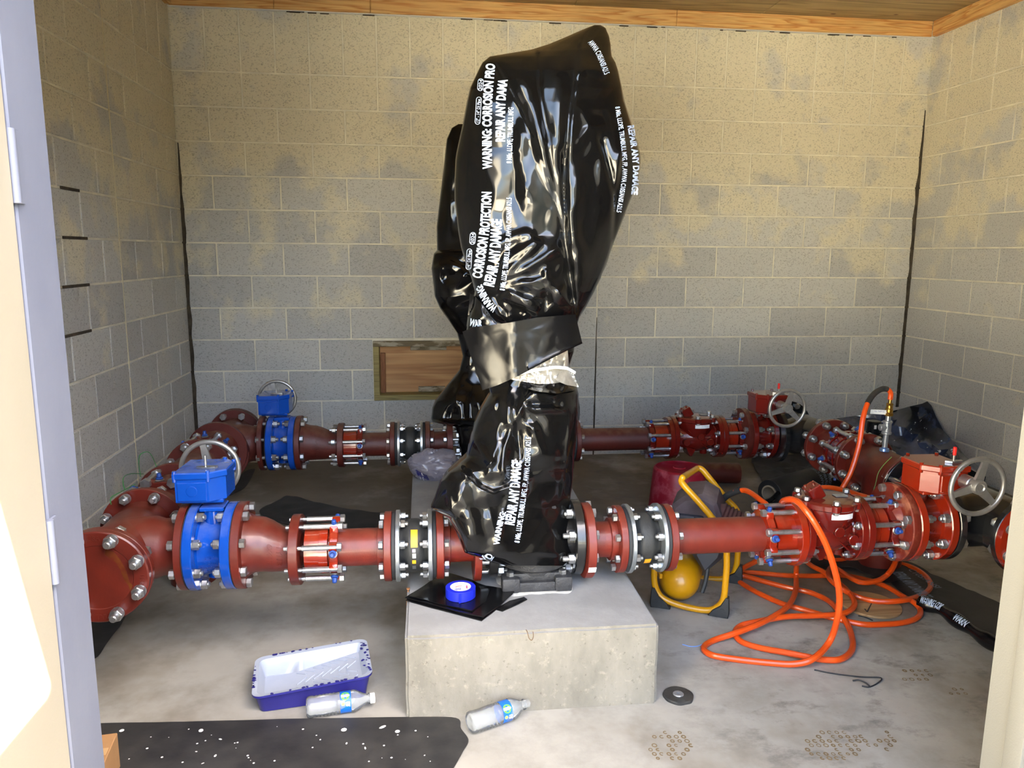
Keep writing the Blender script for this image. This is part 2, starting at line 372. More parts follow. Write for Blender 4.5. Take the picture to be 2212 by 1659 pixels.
def block_mesh(name, wd, ht):
    j = .0052; return MB().box((0, .0055, 0), (wd-2*j, .02, ht-2*j), .0022).mesh(name, M_BLOCK, 30)
BM = {}
def get_block(wd, ht):
    k = (round(wd, 3), round(ht, 3))
    if k not in BM: BM[k] = block_mesh('block', wd, ht)
    return BM[k]
def lay(root, frame, cells):
    """frame(s, z, d) -> location; cells (s0, s1, z0, z1)"""
    loc, rz = frame
    for s0, s1, z0, z1 in cells:
        l = loc((s0+s1)/2, (z0+z1)/2, random.uniform(-.0012, .0012))
        link('block', get_block(s1-s0, z1-z0), root, l, (random.uniform(-.0012, .0012), 0, rz))
def rows(length, par, ctrl=None, first_half=True):
    cells = []
    for i in range(12):
        z0, z1 = i*CH, (i+1)*CH; half = ((11-i) % 2) == par
        cuts = [0]; s = B/2 if half else B
        while s < length-.02: cuts.append(s); s += B
        cuts.append(length)
        if ctrl and all(abs(ctrl-c) > .02 for c in cuts): cuts.append(ctrl); cuts.sort()
        cells += [(a, b, z0, z1) for a, b in zip(cuts, cuts[1:])]
    s = 0
    while s < length-.02: cells.append((s, min(s+B/2, length), 12*CH, 14*CH)); s += B/2
    return cells
# back wall
wb = root_struct('wall_back')
VX0, VX1, VZ0, VZ1 = 1.155, 1.9, 2*CH, .80
bk = MB()
bk.box(((VX0-.3)/2, .1, RH/2), (VX0+.3, .2, RH)); bk.box(((VX1+RW+.3)/2, .1, RH/2), (RW+.3-VX1, .2, RH))
bk.box(((VX0+VX1)/2, .1, VZ0/2), (VX1-VX0, .2, VZ0)); bk.box(((VX0+VX1)/2, .1, (VZ1+RH)/2), (VX1-VX0, .2, RH-VZ1))
bk.obj('mortar_joints', M_MORTAR, wb)
cells = []
for (a, b, z0, z1) in rows(RW, 1, 6.5*B):
    if z0 > VZ0-.01 and z1 < 4*CH+.01 and b > VX0+.01 and a < VX1-.01:
        if a < VX0-.03: cells.append((a, VX0, z0, z1))
        if b > VX1+.03: cells.append((VX1, b, z0, z1))
        continue
    cells.append((a, b, z0, z1))
lay(wb, (lambda s, z, d: (s, d, z), 0), cells)
# left wall: two leaves with a control joint, right wall
wl = root_struct('wall_left'); MB().box((-.1, -RD/2, RH/2), (.2, RD+.2, RH)).obj('mortar_joints', M_MORTAR, wl)
lay(wl, (lambda s, z, d: (d, -s, z), PI/2), [c for c in rows(9*B, 0, 2.5*B)])
wr = root_struct('wall_right'); MB().box((RW+.1, -RD/2, RH/2), (.2, RD+.2, RH)).obj('mortar_joints', M_MORTAR, wr)
lay(wr, (lambda s, z, d: (RW-d, -s, z), -PI/2), [c for c in rows(9*B, 0)])
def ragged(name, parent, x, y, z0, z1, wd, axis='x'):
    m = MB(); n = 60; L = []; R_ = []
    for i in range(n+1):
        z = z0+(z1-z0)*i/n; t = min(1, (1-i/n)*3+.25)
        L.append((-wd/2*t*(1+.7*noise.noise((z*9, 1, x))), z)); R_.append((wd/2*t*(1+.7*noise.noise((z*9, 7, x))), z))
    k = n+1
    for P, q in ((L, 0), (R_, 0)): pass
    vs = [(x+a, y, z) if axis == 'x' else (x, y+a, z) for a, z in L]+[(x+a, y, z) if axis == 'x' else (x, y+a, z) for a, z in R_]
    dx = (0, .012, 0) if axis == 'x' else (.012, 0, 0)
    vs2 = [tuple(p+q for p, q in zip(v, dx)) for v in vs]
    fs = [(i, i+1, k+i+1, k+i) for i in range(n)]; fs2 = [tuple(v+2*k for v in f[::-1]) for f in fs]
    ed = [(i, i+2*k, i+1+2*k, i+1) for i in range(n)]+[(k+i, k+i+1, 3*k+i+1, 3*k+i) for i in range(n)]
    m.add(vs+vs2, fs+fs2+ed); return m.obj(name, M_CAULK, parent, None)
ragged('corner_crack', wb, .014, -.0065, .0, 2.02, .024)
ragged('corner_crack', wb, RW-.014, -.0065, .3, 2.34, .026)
ragged('control_crack', wb, 6.5*B, -.0055, .0, .95, .008)
m = MB(); n = 120; zz = [RH*i/n for i in range(n+1)]
for i in range(n):
    if noise.noise(Vector((zz[i]*6, 3, 1))) < -.38: continue
    m.box((.003, -2.5*B+.001*noise.noise(Vector((zz[i]*9, 0, 0))), zz[i]+RH/n/2), (.006, .0065, RH/n))
m.obj('control_joint_sealant', mat('joint_sealant', (214, 204, 174), .8), wl, None)['kind'] = 'stuff'
# missing mortar at the near end of the left wall
for i, (y0, y1, j) in enumerate([(-1.42, -1.60, 4), (-1.38, -1.62, 5), (-1.40, -1.66, 6), (-1.42, -1.74, 7)]):
    MB().box((.005, (y0+y1)/2, (12-j)*CH), (.004, abs(y1-y0), .013), .002).obj('open_joint', M_CAULK, wl)
# front wall with the double door opening
wf = root_struct('wall_front')
MB().box(((JL-.06)/2-.1, -3.76, RH/2), (JL-.06+.2, .2, RH)).box(((JR+.06+RW)/2+.1, -3.76, RH/2), (RW-JR-.06+.2, .2, RH)).box(((JL+JR)/2, -3.76, (DZ+.06+RH)/2), (JR-JL+.12, .2, RH-DZ-.06)).obj('block_piers', M_BLOCK, wf)
d1 = root_struct('door_1', (JL, D0, 0))
f = MB()
f.box((-.03, -.062, 1.1), (.06, .124, 2.3), .003); f.box((-.05, -.001, 1.1), (.09, .006, 2.3), .002)
f.obj('jamb', M_JAMB, d1)
for z in (1.50, .86, 2.1):
    h = MB().box((.0015, -.118, z), (.004, .03, .115), .0008).rod((.003, -.128, z-.057), (.003, -.128, z+.057), .007, 12).obj('hinge', M_JAMB, d1)
leaf = MB().box((-.020, -.60, 1.07), (.044, .93, 2.12), .003); leaf.obj('leaf', M_CREAM, d1)
d2 = root_struct('door_2', (JR, D0, 0))
f = MB(); f.box((.03, -.062, 1.1), (.06, .124, 2.3), .003); f.box((.012, -.10, 1.1), (.05, .05, 2.3), .004); f.box((.05, -.001, 1.1), (.09, .006, 2.3), .002)
f.obj('jamb', M_CREAM2, d2)
MB().box((.024, -.60, 1.07), (.044, .93, 2.12), .003).obj('leaf', M_CREAM2, d2)
t = MB().box(((JL+JR)/2, D0-.062, DZ+.03), (JR-JL+.12, .124, .06), .003).obj('trim_3', M_JAMB); struct(t)
# ceiling and nailers
ce = root_struct('ceiling')
for i in range(4):
    for j in range(2):
        MB().box((.61+1.2192*i, -.92-1.84*j, 2.9), (1.2152, 1.836, .018), .0015).obj('plywood_sheet', M_PLYC, ce)
MB().box((RW/2, (.5-4.335)/2, 2.99), (RW+1.2, 4.835, .14)).obj('roof_deck', M_PLYC, ce)
tb = root_struct('trim_1')
for a, b in ((.02, .62), (.622, 1.19), (1.192, 3.1), (3.102, RW-.04)):
    MB().box(((a+b)/2, -.020, RH+.001), (b-a, .04, .098), .003).obj('nailer_board', M_PINE, tb)
MB().box((RW/2, -.016, 2.794), (RW-.02, .03, .004)).obj('sill_gasket', M_WHITE, tb)
tr = root_struct('trim_2')
for a, b in ((-.042, -1.5), (-1.502, -3.6)):
    MB().box((RW-.020, (a+b)/2, RH+.0), (.04, abs(b-a), .095), .003).obj('nailer_board', M_PINEY, tr)
    MB().box((.010, (a+b)/2, RH+.02), (.02, abs(b-a), .055), .003).obj('nailer_board', M_PINEY, tr)
for i in range(26):
    x = random.uniform(.2, 4.6); MB().box((x, -.021, 2.789+random.uniform(-.003, .002)), (random.uniform(.02, .08), .004, .006), .001).obj('joint_chip', M_CAULK, tb) 
tl_ = root_struct('trim_4'); MB().box((.020, -1.85, RH+.001), (.04, 3.6, .098), .003).obj('nailer_board', M_PINEY, tl_)
# boarded opening low in the back wall
v = root_struct('window_1', (0, 0, 0))
MB().box(((VX0+VX1)/2, .10, .6), (VX1-VX0, .02, .42)).obj('plywood_panel', M_PLYV, v)
MB().box((VX0+.019, .045, .6), (.038, .12, .39), .002).obj('frame_board', M_TREAT, v)
MB().box(((VX0+VX1)/2, .045, VZ0+.018), (VX1-VX0, .125, .036), .002).obj('frame_board', M_TREAT, v)
M_MWOOD = mat('mortared_wood', (168, 160, 142), .9, col2=(112, 100, 78), nscale=9, stretch=(1, 1, 3), contrast=.06)
MB().box(((VX0+VX1)/2, .04, .782), (VX1-VX0, .125, .036), .002).obj('frame_board', M_MWOOD, v)
MB().box((VX0+.058, .078, .575), (.032, .028, .27), .002).obj('cleat', mat('cleat_wood', (150, 96, 52), .6, col2=(116, 68, 34), nscale=20, stretch=(8, 8, .8)), v)
MB().box((VX0+.36, .078, .745), (.24, .028, .034), .002).obj('cleat', M_MWOOD, v)
MB().box((VX0+.38, .078, .463), (.18, .028, .034), .002).obj('cleat', M_MWOOD, v)
# concrete pads
def pad(name, x0, x1, y0, y1, h, label):
    bm = bmesh.new(); bmesh.ops.create_cube(bm, size=1)
    for q in bm.verts: q.co = Vector(((x0+x1)/2+q.co.x*(x1-x0), (y0+y1)/2+q.co.y*(y1-y0), h/2+q.co.z*h))
    bmesh.ops.bevel(bm, geom=[e for e in bm.edges if all(v_.co.z > h*.9 for v_ in e.verts) or abs(e.verts[0].co.z-e.verts[1].co.z) > .1], offset=.008, segments=2, affect='EDGES')
    bmesh.ops.subdivide_edges(bm, edges=bm.edges[:], cuts=14, use_grid_fill=True)
    for q in bm.verts:
        n = noise.noise_vector(q.co*14)*.0022+noise.noise_vector(q.co*50)*.0008
        if q.co.z > .01: q.co += n
    me = bpy.data.meshes.new(name); bm.to_mesh(me); bm.free(); me.materials.append(M_PAD)
    me.polygons.foreach_set('use_smooth', [True]*len(me.polygons)); me.set_sharp_from_angle(angle=.6)
    return tag(link(name, me), label, 'concrete pad')
pad('concrete_pad', 1.42, 2.187, -2.93, -.62, .26, 'long grey concrete pad running from the doorway to the back under both wrapped pumps')
# ------------------------------------------------------------------ pipe fittings (local axis = +X)
CACHE = {}
def cached(key, fn):
    if key not in CACHE: CACHE[key] = fn()
    return CACHE[key]
def hexpoly(af, a0=0): r = af/math.sqrt(3); return [(r*math.cos(a0+i*PI/3), r*math.sin(a0+i*PI/3)) for i in range(6)]
YZX = Matrix(((0, 0, 1, 0), (1, 0, 0, 0), (0, 1, 0, 0), (0, 0, 0, 1)))      # prism z -> x
def bolt_mesh(L, af, stick, nut2=False):
    """head at x=0 pointing to -x, nut face at x=L, stud sticks out"""
    def mk():
        m = MB(); h = af*.62; d = af*.31
        m.prism(hexpoly(af, .3), -h, 0, 0, YZX, af*.05)
        m.lathe([(L, 0), (L, af*.56), (L+.0025, af*.56), (L+.0025, 0)], 16)
        m.prism(hexpoly(af, .1), L+.0025, L+.0025+af*.66, 0, YZX, af*.06)
        m.rod((-.001, 0, 0), (L+.0025+af*.66+stick, 0, 0), d, 12, ch=.0025)
        return m.mesh('bolt', M_BOLT, 30)
    return cached(('bolt', round(L, 4), af, stick), mk)
def bolts(root, n, bc, x0, x1, af=.027, stick=.014, rot0=None, skip=(), cy=0, cz=0):
    """heads at x0, nuts at x1 (x1 may be smaller than x0: then mirrored)"""
    L = abs(x1-x0); me = bolt_mesh(L, af, stick)
    rot0 = PI/n if rot0 is None else rot0
    for i in range(n):
        if i in skip: continue
        a = rot0+2*PI*i/n
        link('bolt', me, root, (x0, cy+bc*math.cos(a), cz+bc*math.sin(a)), (random.uniform(0, 1) if x1 > x0 else random.uniform(0, 1), 0, PI if x1 < x0 else 0))
def ring_mesh(x0, x1, R, r, mt, n=48, ch=.002, key='flange', wob=0):
    m = MB(); m.lathe([(x0, r), (x0, R-ch), (x0+ch, R), (x1-ch, R), (x1, R-ch), (x1, r), (x0, r)], n)
    if wob:
        for i, v_ in enumerate(m.v):
            s = 1+wob*noise.noise(v_*25); m.v[i] = Vector((v_.x, v_.y*s, v_.z*s))
    return m.mesh(key, mt, 30)
def ring(root, name, x0, x1, R, r, mt, cy=0, cz=0, **k): return link(name, ring_mesh(x0, x1, R, r, mt, key=name, **k), root, (0, cy, cz))
R6, R4, P6, P4, BC6, BC4 = .1397, .1143, .0876, .061, .1207, .0953
def emboss(root, body, r, xa, xb, ang, h, mt, axis_up=1, depth=.0025, along='x', bold=.02):
    """raised lettering on a cylinder about local X, text along +x or around"""
    m = MB()
    def fn(u, v_, w_):
        rr = (r(u) if callable(r) else r)+ (w_+.5)*depth
        if along == 'x': x = xa+(xb-xa)*u; a = ang+axis_up*v_*h/rr
        else: x = xa+v_*h*axis_up; a = ang+(u-.5)*(xb)/rr
        return (x, -rr*math.cos(a), rr*math.sin(a))
    put_text(m, body, fn, bold, .5, .12)
    o = m.obj('raised_lettering', mt, root, None); return o
def tee(label, loc, rz, mt, L1=.203, L2=.203, LB=.20, side=-1, group=None, name='pipe_tee', down=None, bl=None):
    """run along X from -L1 to L2, branch towards side*Y (or down)"""
    t = thing(name, label, 'pipe fitting', loc, rz, group)
    b = MB(); b.lathe([(-L1+.02, P6+.012), (-L1+.04, P6+.004), (-.12, P6+.004), (-.10, P6+.012), (.10, P6+.012), (.12, P6+.004), (L2-.04, P6+.004), (L2-.02, P6+.012)], 40)
    if down is None:
        M = Matrix.Rotation(PI/2*side, 4, 'Z'); b.lathe([(0, P6+.012), (.095, P6+.012), (.12, P6+.003), (LB-.04, P6+.003), (LB-.02, P6+.012)], 40, 0, M)
    else:
        M = Matrix.Rotation(PI/2, 4, 'Y'); b.lathe([(0, P6+.012), (.095, P6+.012), (.12, P6+.003), (down, P6+.003)], 40, 0, M)
    b.obj('body', mt, t)
    ring(t, 'flange', -L1, -L1+.024, R6, .07, mt); ring(t, 'flange', L2-.024, L2, R6, .07, mt)
    if down is None:
        M = Matrix.Rotation(PI/2*side, 4, 'Z'); o = ring(t, 'flange', LB-.024, LB, R6, .07, mt); o.matrix_local = M
    return t
def gearbox(t, x, yc, ztop, wheel_y, mt, hx=.078, lever=M_BOLT, pin=None, flip=1):
    """box over the valve neck: flip=1 looks to -y"""
    g = MB(); zb = ztop-.098
    pol = [(-.078, -.085), (.03, -.085), (.078, -.045), (.082, .055), (.045, .085), (-.07, .08)]
    if flip < 0: pol = [(-a, b) for a, b in pol][::-1]; 
    big = [(x+a, yc+b) for a, b in pol]; sm = [(x+a*.93, yc+b*.93) for a, b in pol]
    g.prism(sm, zb, ztop-.02, 0, None, .003); g.box((x, yc, zb-.004), (.13, .11, .012), .003)
    g.obj('gearbox_housing', mt, t)
    l = MB(); l.prism(big, ztop-.022, ztop, 0, None, .0035)
    for i in (0, 1, 3, 4): l.rod((x+pol[i][0]*.93, yc+pol[i][1]*.93, ztop-.03), (x+pol[i][0]*.93, yc+pol[i][1]*.93, ztop+.006), .0065, 8, ch=.001)
    lid = l.obj('gearbox_lid', mt, t)
    p = MB(); sx = -.060*flip
    p.prism([(x-.03+sx*.3+.03, yc-.035), (x-.012+sx*.3+.03, yc-.048), (x+.03+sx*.3+.03, yc-.046), (x+.035+sx*.3+.03, yc-.03), (x+.0+sx*.3+.03, yc-.024)], ztop, ztop+.008, 0, None, .001)
    pi = p.obj('position_indicator', M_BOLT, t)
    q = MB().rod((x+.02+sx*.3+.01, yc-.038, ztop+.006), (x+.02+sx*.3+.01, yc-.038, ztop+.045), .0042, 10, ch=.001); q.obj('indicator_pin', lever, pi)
    if pin: MB().rod((x+.02+sx*.3+.01, yc-.038, ztop+.026), (x+.02+sx*.3+.01, yc-.038, ztop+.056), .0062, 10, ch=.002).obj('pin_sleeve', pin, pi)
    # raised cover plate with round boss
    c = MB(); ys = yc-.080
    c.box((x-.022*flip, ys, ztop-.062), (.088, .006, .06), .002); c.rod((x-.022*flip, ys-.005, ztop-.060), (x-.022*flip, ys-.001, ztop-.060), .017, 24, ch=.001); c.obj('cover_plate', mt, t)
    h = MB(); s = 1 if wheel_y > yc else -1
    zc = ztop-.052; xw = x+hx
    h.rod((xw, yc+s*.06, zc), (xw, wheel_y-s*.02, zc), .024, 20, ch=.003); h.obj('shaft_hub', M_ALU if s < 0 else mt, t)
    wdl = wheel(xw, wheel_y, zc, s); wdl.parent = t
def wheel(xw, wy, zc, s):
    def mk():
        h = MB(); Rr = .094
        h.tube([(Rr*math.cos(2*PI*i/48), 0, Rr*math.sin(2*PI*i/48)) for i in range(48)], .0085, 12, closed=True)
        h.lathe([(-.014, 0), (-.014, .011), (-.018, .014), (-.018, .021), (-.012, .025), (.012, .025), (.016, .018), (.016, 0)], 24, 0, Matrix.Rotation(PI/2, 4, 'Z'))
        for a in (1.35, 1.35+2*PI/3, 1.35+4*PI/3):
            ca, sa = math.cos(a), math.sin(a); na = (-sa, ca)
            prev = None; vs = []; fs = []
            for i in range(7):
                u = i/6; rr = .016+(Rr-.020)*u; wd = .017-.007*u if u < .85 else .012; th = .010-.003*u; yo = .004*(1-u)
                for sx, sy in ((-1, -1), (1, -1), (1, 1), (-1, 1)):
                    vs.append((ca*rr+na[0]*wd*sx*.9, yo+sy*th*.6, sa*rr+na[1]*wd*sx*.9))
            for i in range(6):
                for j in range(4): fs.append((i*4+j, i*4+(j+1) % 4, (i+1)*4+(j+1) % 4, (i+1)*4+j))
            h.add(vs, fs)
        return h.mesh('handwheel', M_ALU, 40)
    return link('handwheel', cached('wheel', mk), None, (xw, wy, zc), (0, 0, 0 if s < 0 else PI))
def raised_on_wheel(t, xw, wy, zc):
    m = MB(); 
    def fn(u, v_, w_):
        a = 2.75-u*.55; r = .090+v_*.009; return (xw+r*math.cos(a), wy-.0085-(w_+.5)*.0015, zc+r*math.sin(a))
    put_text(m, 'OPEN', fn, .02, .5); m.obj('raised_lettering', M_ALU, t, None)
def butterfly(label, loc, mt, x0, x1, gx, gy, gz, wy, hx, flip=1, pin=None, group=None, lever=M_BOLT, letters=('8"01', '2130B', 'P0001340', 'SECT')):
    """x0..x1 faces relative to loc; body parts"""
    t = thing('butterfly_valve', label, 'valve', loc, 0, group)
    b = MB(); b.lathe([(x0+.026, .105), (x0+.034, .092), ((x0+x1)/2, .088), (x1-.034, .092), (x1-.026, .105)], 40)
    xc = (x0+x1)/2; b.rod((xc, 0, .07), (xc, 0, .125), .032, 24); b.box((xc, 0, .132), (.075, .075, .014), .003)
    b.box((xc-.021, -.022, .112), (.008, .01, .03), .002).box((xc+.021, -.022, .112), (.008, .01, .03), .002)
    b.rod((xc, 0, -.1), (xc, 0, -.07), .03, 20)
    b.obj('body', mt, t)
    ring(t, 'flange', x0, x0+.029, R6, .088, mt, ch=.003); ring(t, 'flange', x1-.029, x1, R6, .088, mt, ch=.003)
    gearbox(t, gx-loc[0], gy-loc[1], gz-loc[2], wy-loc[1], mt, hx, lever, pin, flip)
    for i, s_ in enumerate(letters):
        m = MB(); h = .011; z0 = -.012-.018*i
        wd = .0075*len(s_)
        def fn(u, v_, w_, z0=z0, wd=wd):
            z = z0+v_*h; return (xc+(u-.5)*wd, -math.sqrt(max(1e-6, .0905**2-z*z))-(w_+.5)*.002, z)
        put_text(m, s_, fn, .015, .5, .2); m.obj('raised_lettering', mt, t, None)
    return t
def reducer(label, loc, x0, x1, dz, mt, group=None, flip=False, letters=True):
    """large flange at x0 (left), small flange/bell at x1; dz = how far the small axis lies below the large one"""
    t = thing('pipe_reducer', label, 'pipe fitting', loc, 0, group)
    b = MB(); n = 40; L = x1-x0; vs = []; fs = []
    prof = [(.0, .105), (.10, .098), (.2, .0905), (.38, .088), (.55, .083), (.75, .073), (.92, .0645), (1.0, .0625)]
    for u, r in prof:
        s = min(1, max(0, (u-.3)/.62)); s = s*s*(3-2*s); x = x0+.02+(L-.02)*u
        for i in range(n): a = 2*PI*i/n; vs.append((x, r*math.cos(a), r*math.sin(a)-dz*s))
    for j in range(len(prof)-1):
        for i in range(n): fs.append((j*n+i, j*n+(i+1) % n, (j+1)*n+(i+1) % n, (j+1)*n+i))
    b.add(vs, fs); b.obj('body', mt, t)
    ring(t, 'flange', x0, x0+.026, R6, .07, mt)
    ring(t, 'flange', x1-.004, x1+.026, R4, .055, mt, 0, -dz)
    if letters:
        for i, (s_, hh) in enumerate((('C110', .017), ('TYLER', .016), ('6X4 FERED', .014))):
            m = MB(); xb = x0+.155-.027*i; ln = (.058, .07, .102)[i]
            def fn(u, v_, w_, xb=xb, ln=ln, hh=hh):
                q = (xb+hh*v_-x0-.02)/(L-.02); r = .0885 if q < .4 else .0885-(q-.4)*.045; s = min(1, max(0, (q-.3)/.62)); s = s*s*(3-2*s)
                z = .035-ln*u; return (xb+hh*v_, -math.sqrt(max(1e-6, r*r-z*z))-(w_+.4)*.002, z-dz*s)
            put_text(m, s_, fn, .02, .5, .15); m.obj('raised_lettering', mt, t, None)
    return t
def lug_ring(mt, r0, rlug, n, th, rot0, key):
    def mk():
        pol = []; N = n*12
        for i in range(N):
            a = 2*PI*i/N; c = math.cos((a-rot0)*n); q = max(0, c); r = r0+(rlug-r0)*(q**.8 if q > 0 else 0)
            pol.append((r*math.cos(a), r*math.sin(a)))
        m = MB(); m.prism(pol, -th/2, th/2, 0, YZX, .002); return m.mesh('follower_ring', mt, 30)
    return cached(('lug', key), mk)
def cap_mesh():
    def mk():
        m = MB(); m.rod((0, 0, 0), (.006, 0, 0), .0155, 18, ch=.002, mi=1); m.rod((.006, 0, 0), (.014, 0, 0), .0125, 16, ch=.002); m.rod((.014, 0, 0), (.030, 0, 0), .0085, 8, r2=.0072, ch=.002)
        return m.mesh('set_screw', [M_CAPBLUE, M_BOLT], 35)
    return cached('cap', mk)
def fca(label, loc, xf, xr, R, P, BC, mt, mt2, rz=0, group=None, n=8, ncap=6, af=.024, caps_mt=True, dirn=None, fth=.026, flange=True):
    """flanged coupling adapter: flange face at xf, follower ring at xr"""
    t = thing('flange_adapter', label, 'pipe fitting', loc, rz, group); d = 1 if xr > xf else -1
    if flange: ring(t, 'flange', min(xf, xf+d*fth), max(xf, xf+d*fth), R, P, mt)
    s = MB(); xm = xf+(xr-xf)*.55
    s.lathe([(xf+d*fth*.5, P+.016), (xm, P+.016), (xm+d*.001, P+.02), (xr-d*.02, P+.02), (xr-d*.018, P+.004), (xr, P+.004)], 40); s.obj('sleeve', mt2, t)
    rot0 = PI/n
    o = link('follower_ring', lug_ring(mt, P+.024, BC+.008, n, .026, rot0, (P, n, mt.name)), t, (xr, 0, 0))
    L = abs(xr-xf)+.02
    me = cached(('lb', round(L, 3), af), lambda: (lambda m: (m.prism(hexpoly(af, .2), -af*.62, 0, 0, YZX, .001), m.rod((0, 0, 0), (L*.86, 0, 0), af*.36, 12), m.rod((L*.86, 0, 0), (L+.040, 0, 0), af*.27, 10, ch=.002), m.prism(hexpoly(af, 0), L+.008, L+.008+af*.8, 0, YZX, .001), m)[-1])(MB()).mesh('long_bolt', M_BOLT, 30))
    for i in range(n):
        a = rot0+2*PI*i/n; link('long_bolt', me, t, (xr+d*.013, BC*math.cos(a), BC*math.sin(a)), (.3*i, 0, PI if d > 0 else 0))
    for i in range(ncap):
        a = 2*PI*(i+.5)/ncap+.35; r = P+.026
        pb = MB()
        o = link('set_screw', cap_mesh(), t, (xr, r*math.cos(a), r*math.sin(a)))
        o.rotation_euler = Vector((0, math.cos(a), math.sin(a))).to_track_quat('X', 'Z').to_euler()
    return t
def spool(label, loc, xa, xb, mt, fl=(True, True), P=P4, group=None, fmt=None, Rf=R4):
    t = thing('flanged_pipe', label, 'pipe', loc, 0, group); fmt = fmt or mt
    b = MB(); pr = [(xa+.001, P-.006), (xa+.001, P)]
    if fl[0]: pr = [(xa+.02, P+.011), (xa+.045, P+.011), (xa+.046, P)]
    pr += [(xa+.05+(xb-xa-.1)*i/10, P) for i in range(11)]
    pr += [(xb-.046, P), (xb-.045, P+.011), (xb-.02, P+.011)] if fl[1] else [(xb-.001, P), (xb-.001, P-.006)]
    b.lathe(pr, 48); b.obj('pipe', mt, t)
    if fl[0]: ring(t, 'flange', xa, xa+.024, Rf, P-.005, fmt, wob=.012, n=72)
    if fl[1]: ring(t, 'flange', xb-.024, xb, Rf, P-.005, fmt, wob=.012, n=72)
    return t
def sticker(root, name, x0, x1, r, a0, a1, mt, cy=0, cz=0):
    m = MB(); n = 10; vs = []; fs = []
    prof = [(x0, r(x0)), ((x0+x1)/2, r((x0+x1)/2)), (x1, r(x1))] if callable(r) else [(x0, r), (x1, r)]
    k = len(prof)
    for i in range(n+1):
        a = a0+(a1-a0)*i/n
        for x, rr in prof: vs.append((x, -rr*math.cos(a)+cy, rr*math.sin(a)+cz))
    for i in range(n):
        for j in range(k-1): fs.append((i*k+j, i*k+j+1, (i+1)*k+j+1, (i+1)*k+j))
    return m.add(vs, fs).obj(name, mt, root)
def expansion(label, loc, xa, xb, group=None, labels=None, xb2=None):
    """rubber joint between flange faces xa, xb (outer faces of the rubber seals)"""
    t = thing('expansion_joint', label, 'pipe fitting', loc, 0, group); c = (xa+xb)/2; h = (xb-xa)/2
    r = MB(); pr = [(xa+.012, .07)]
    rf = lambda x: .068+.020*math.exp(-((x-c)/.031)**4)
    for i in range(25): x = xa+.018+(xb-xa-.036)*i/24; pr.append((x, rf(x)))
    pr.append((xb-.012, .07)); r.lathe(pr, 48); r.obj('rubber_bellows', M_RUB, t)
    ring(t, 'rubber_seal', xa, xa+.013, R4-.004, .055, M_GASK, wob=.015); ring(t, 'rubber_seal', xb-.013, xb, R4-.004, .055, M_GASK, wob=.015)
    ring(t, 'backing_ring', xa+.013, xa+.027, R4+.003, .072, M_DISC); ring(t, 'backing_ring', xb-.027, xb-.013, R4+.003, .072, M_DISC)
    for (x0, x1, a0, a1, mt) in (labels or []): sticker(t, 'label', c+x0, c+x1, lambda x: rf(x)+.0012, a0, a1, mt)
    bolts(t, 8, BC4, xa-.026, xa+.027, .023, .010); bolts(t, 8, BC4, xb+.026, xb-.027, .023, .010)
    return t
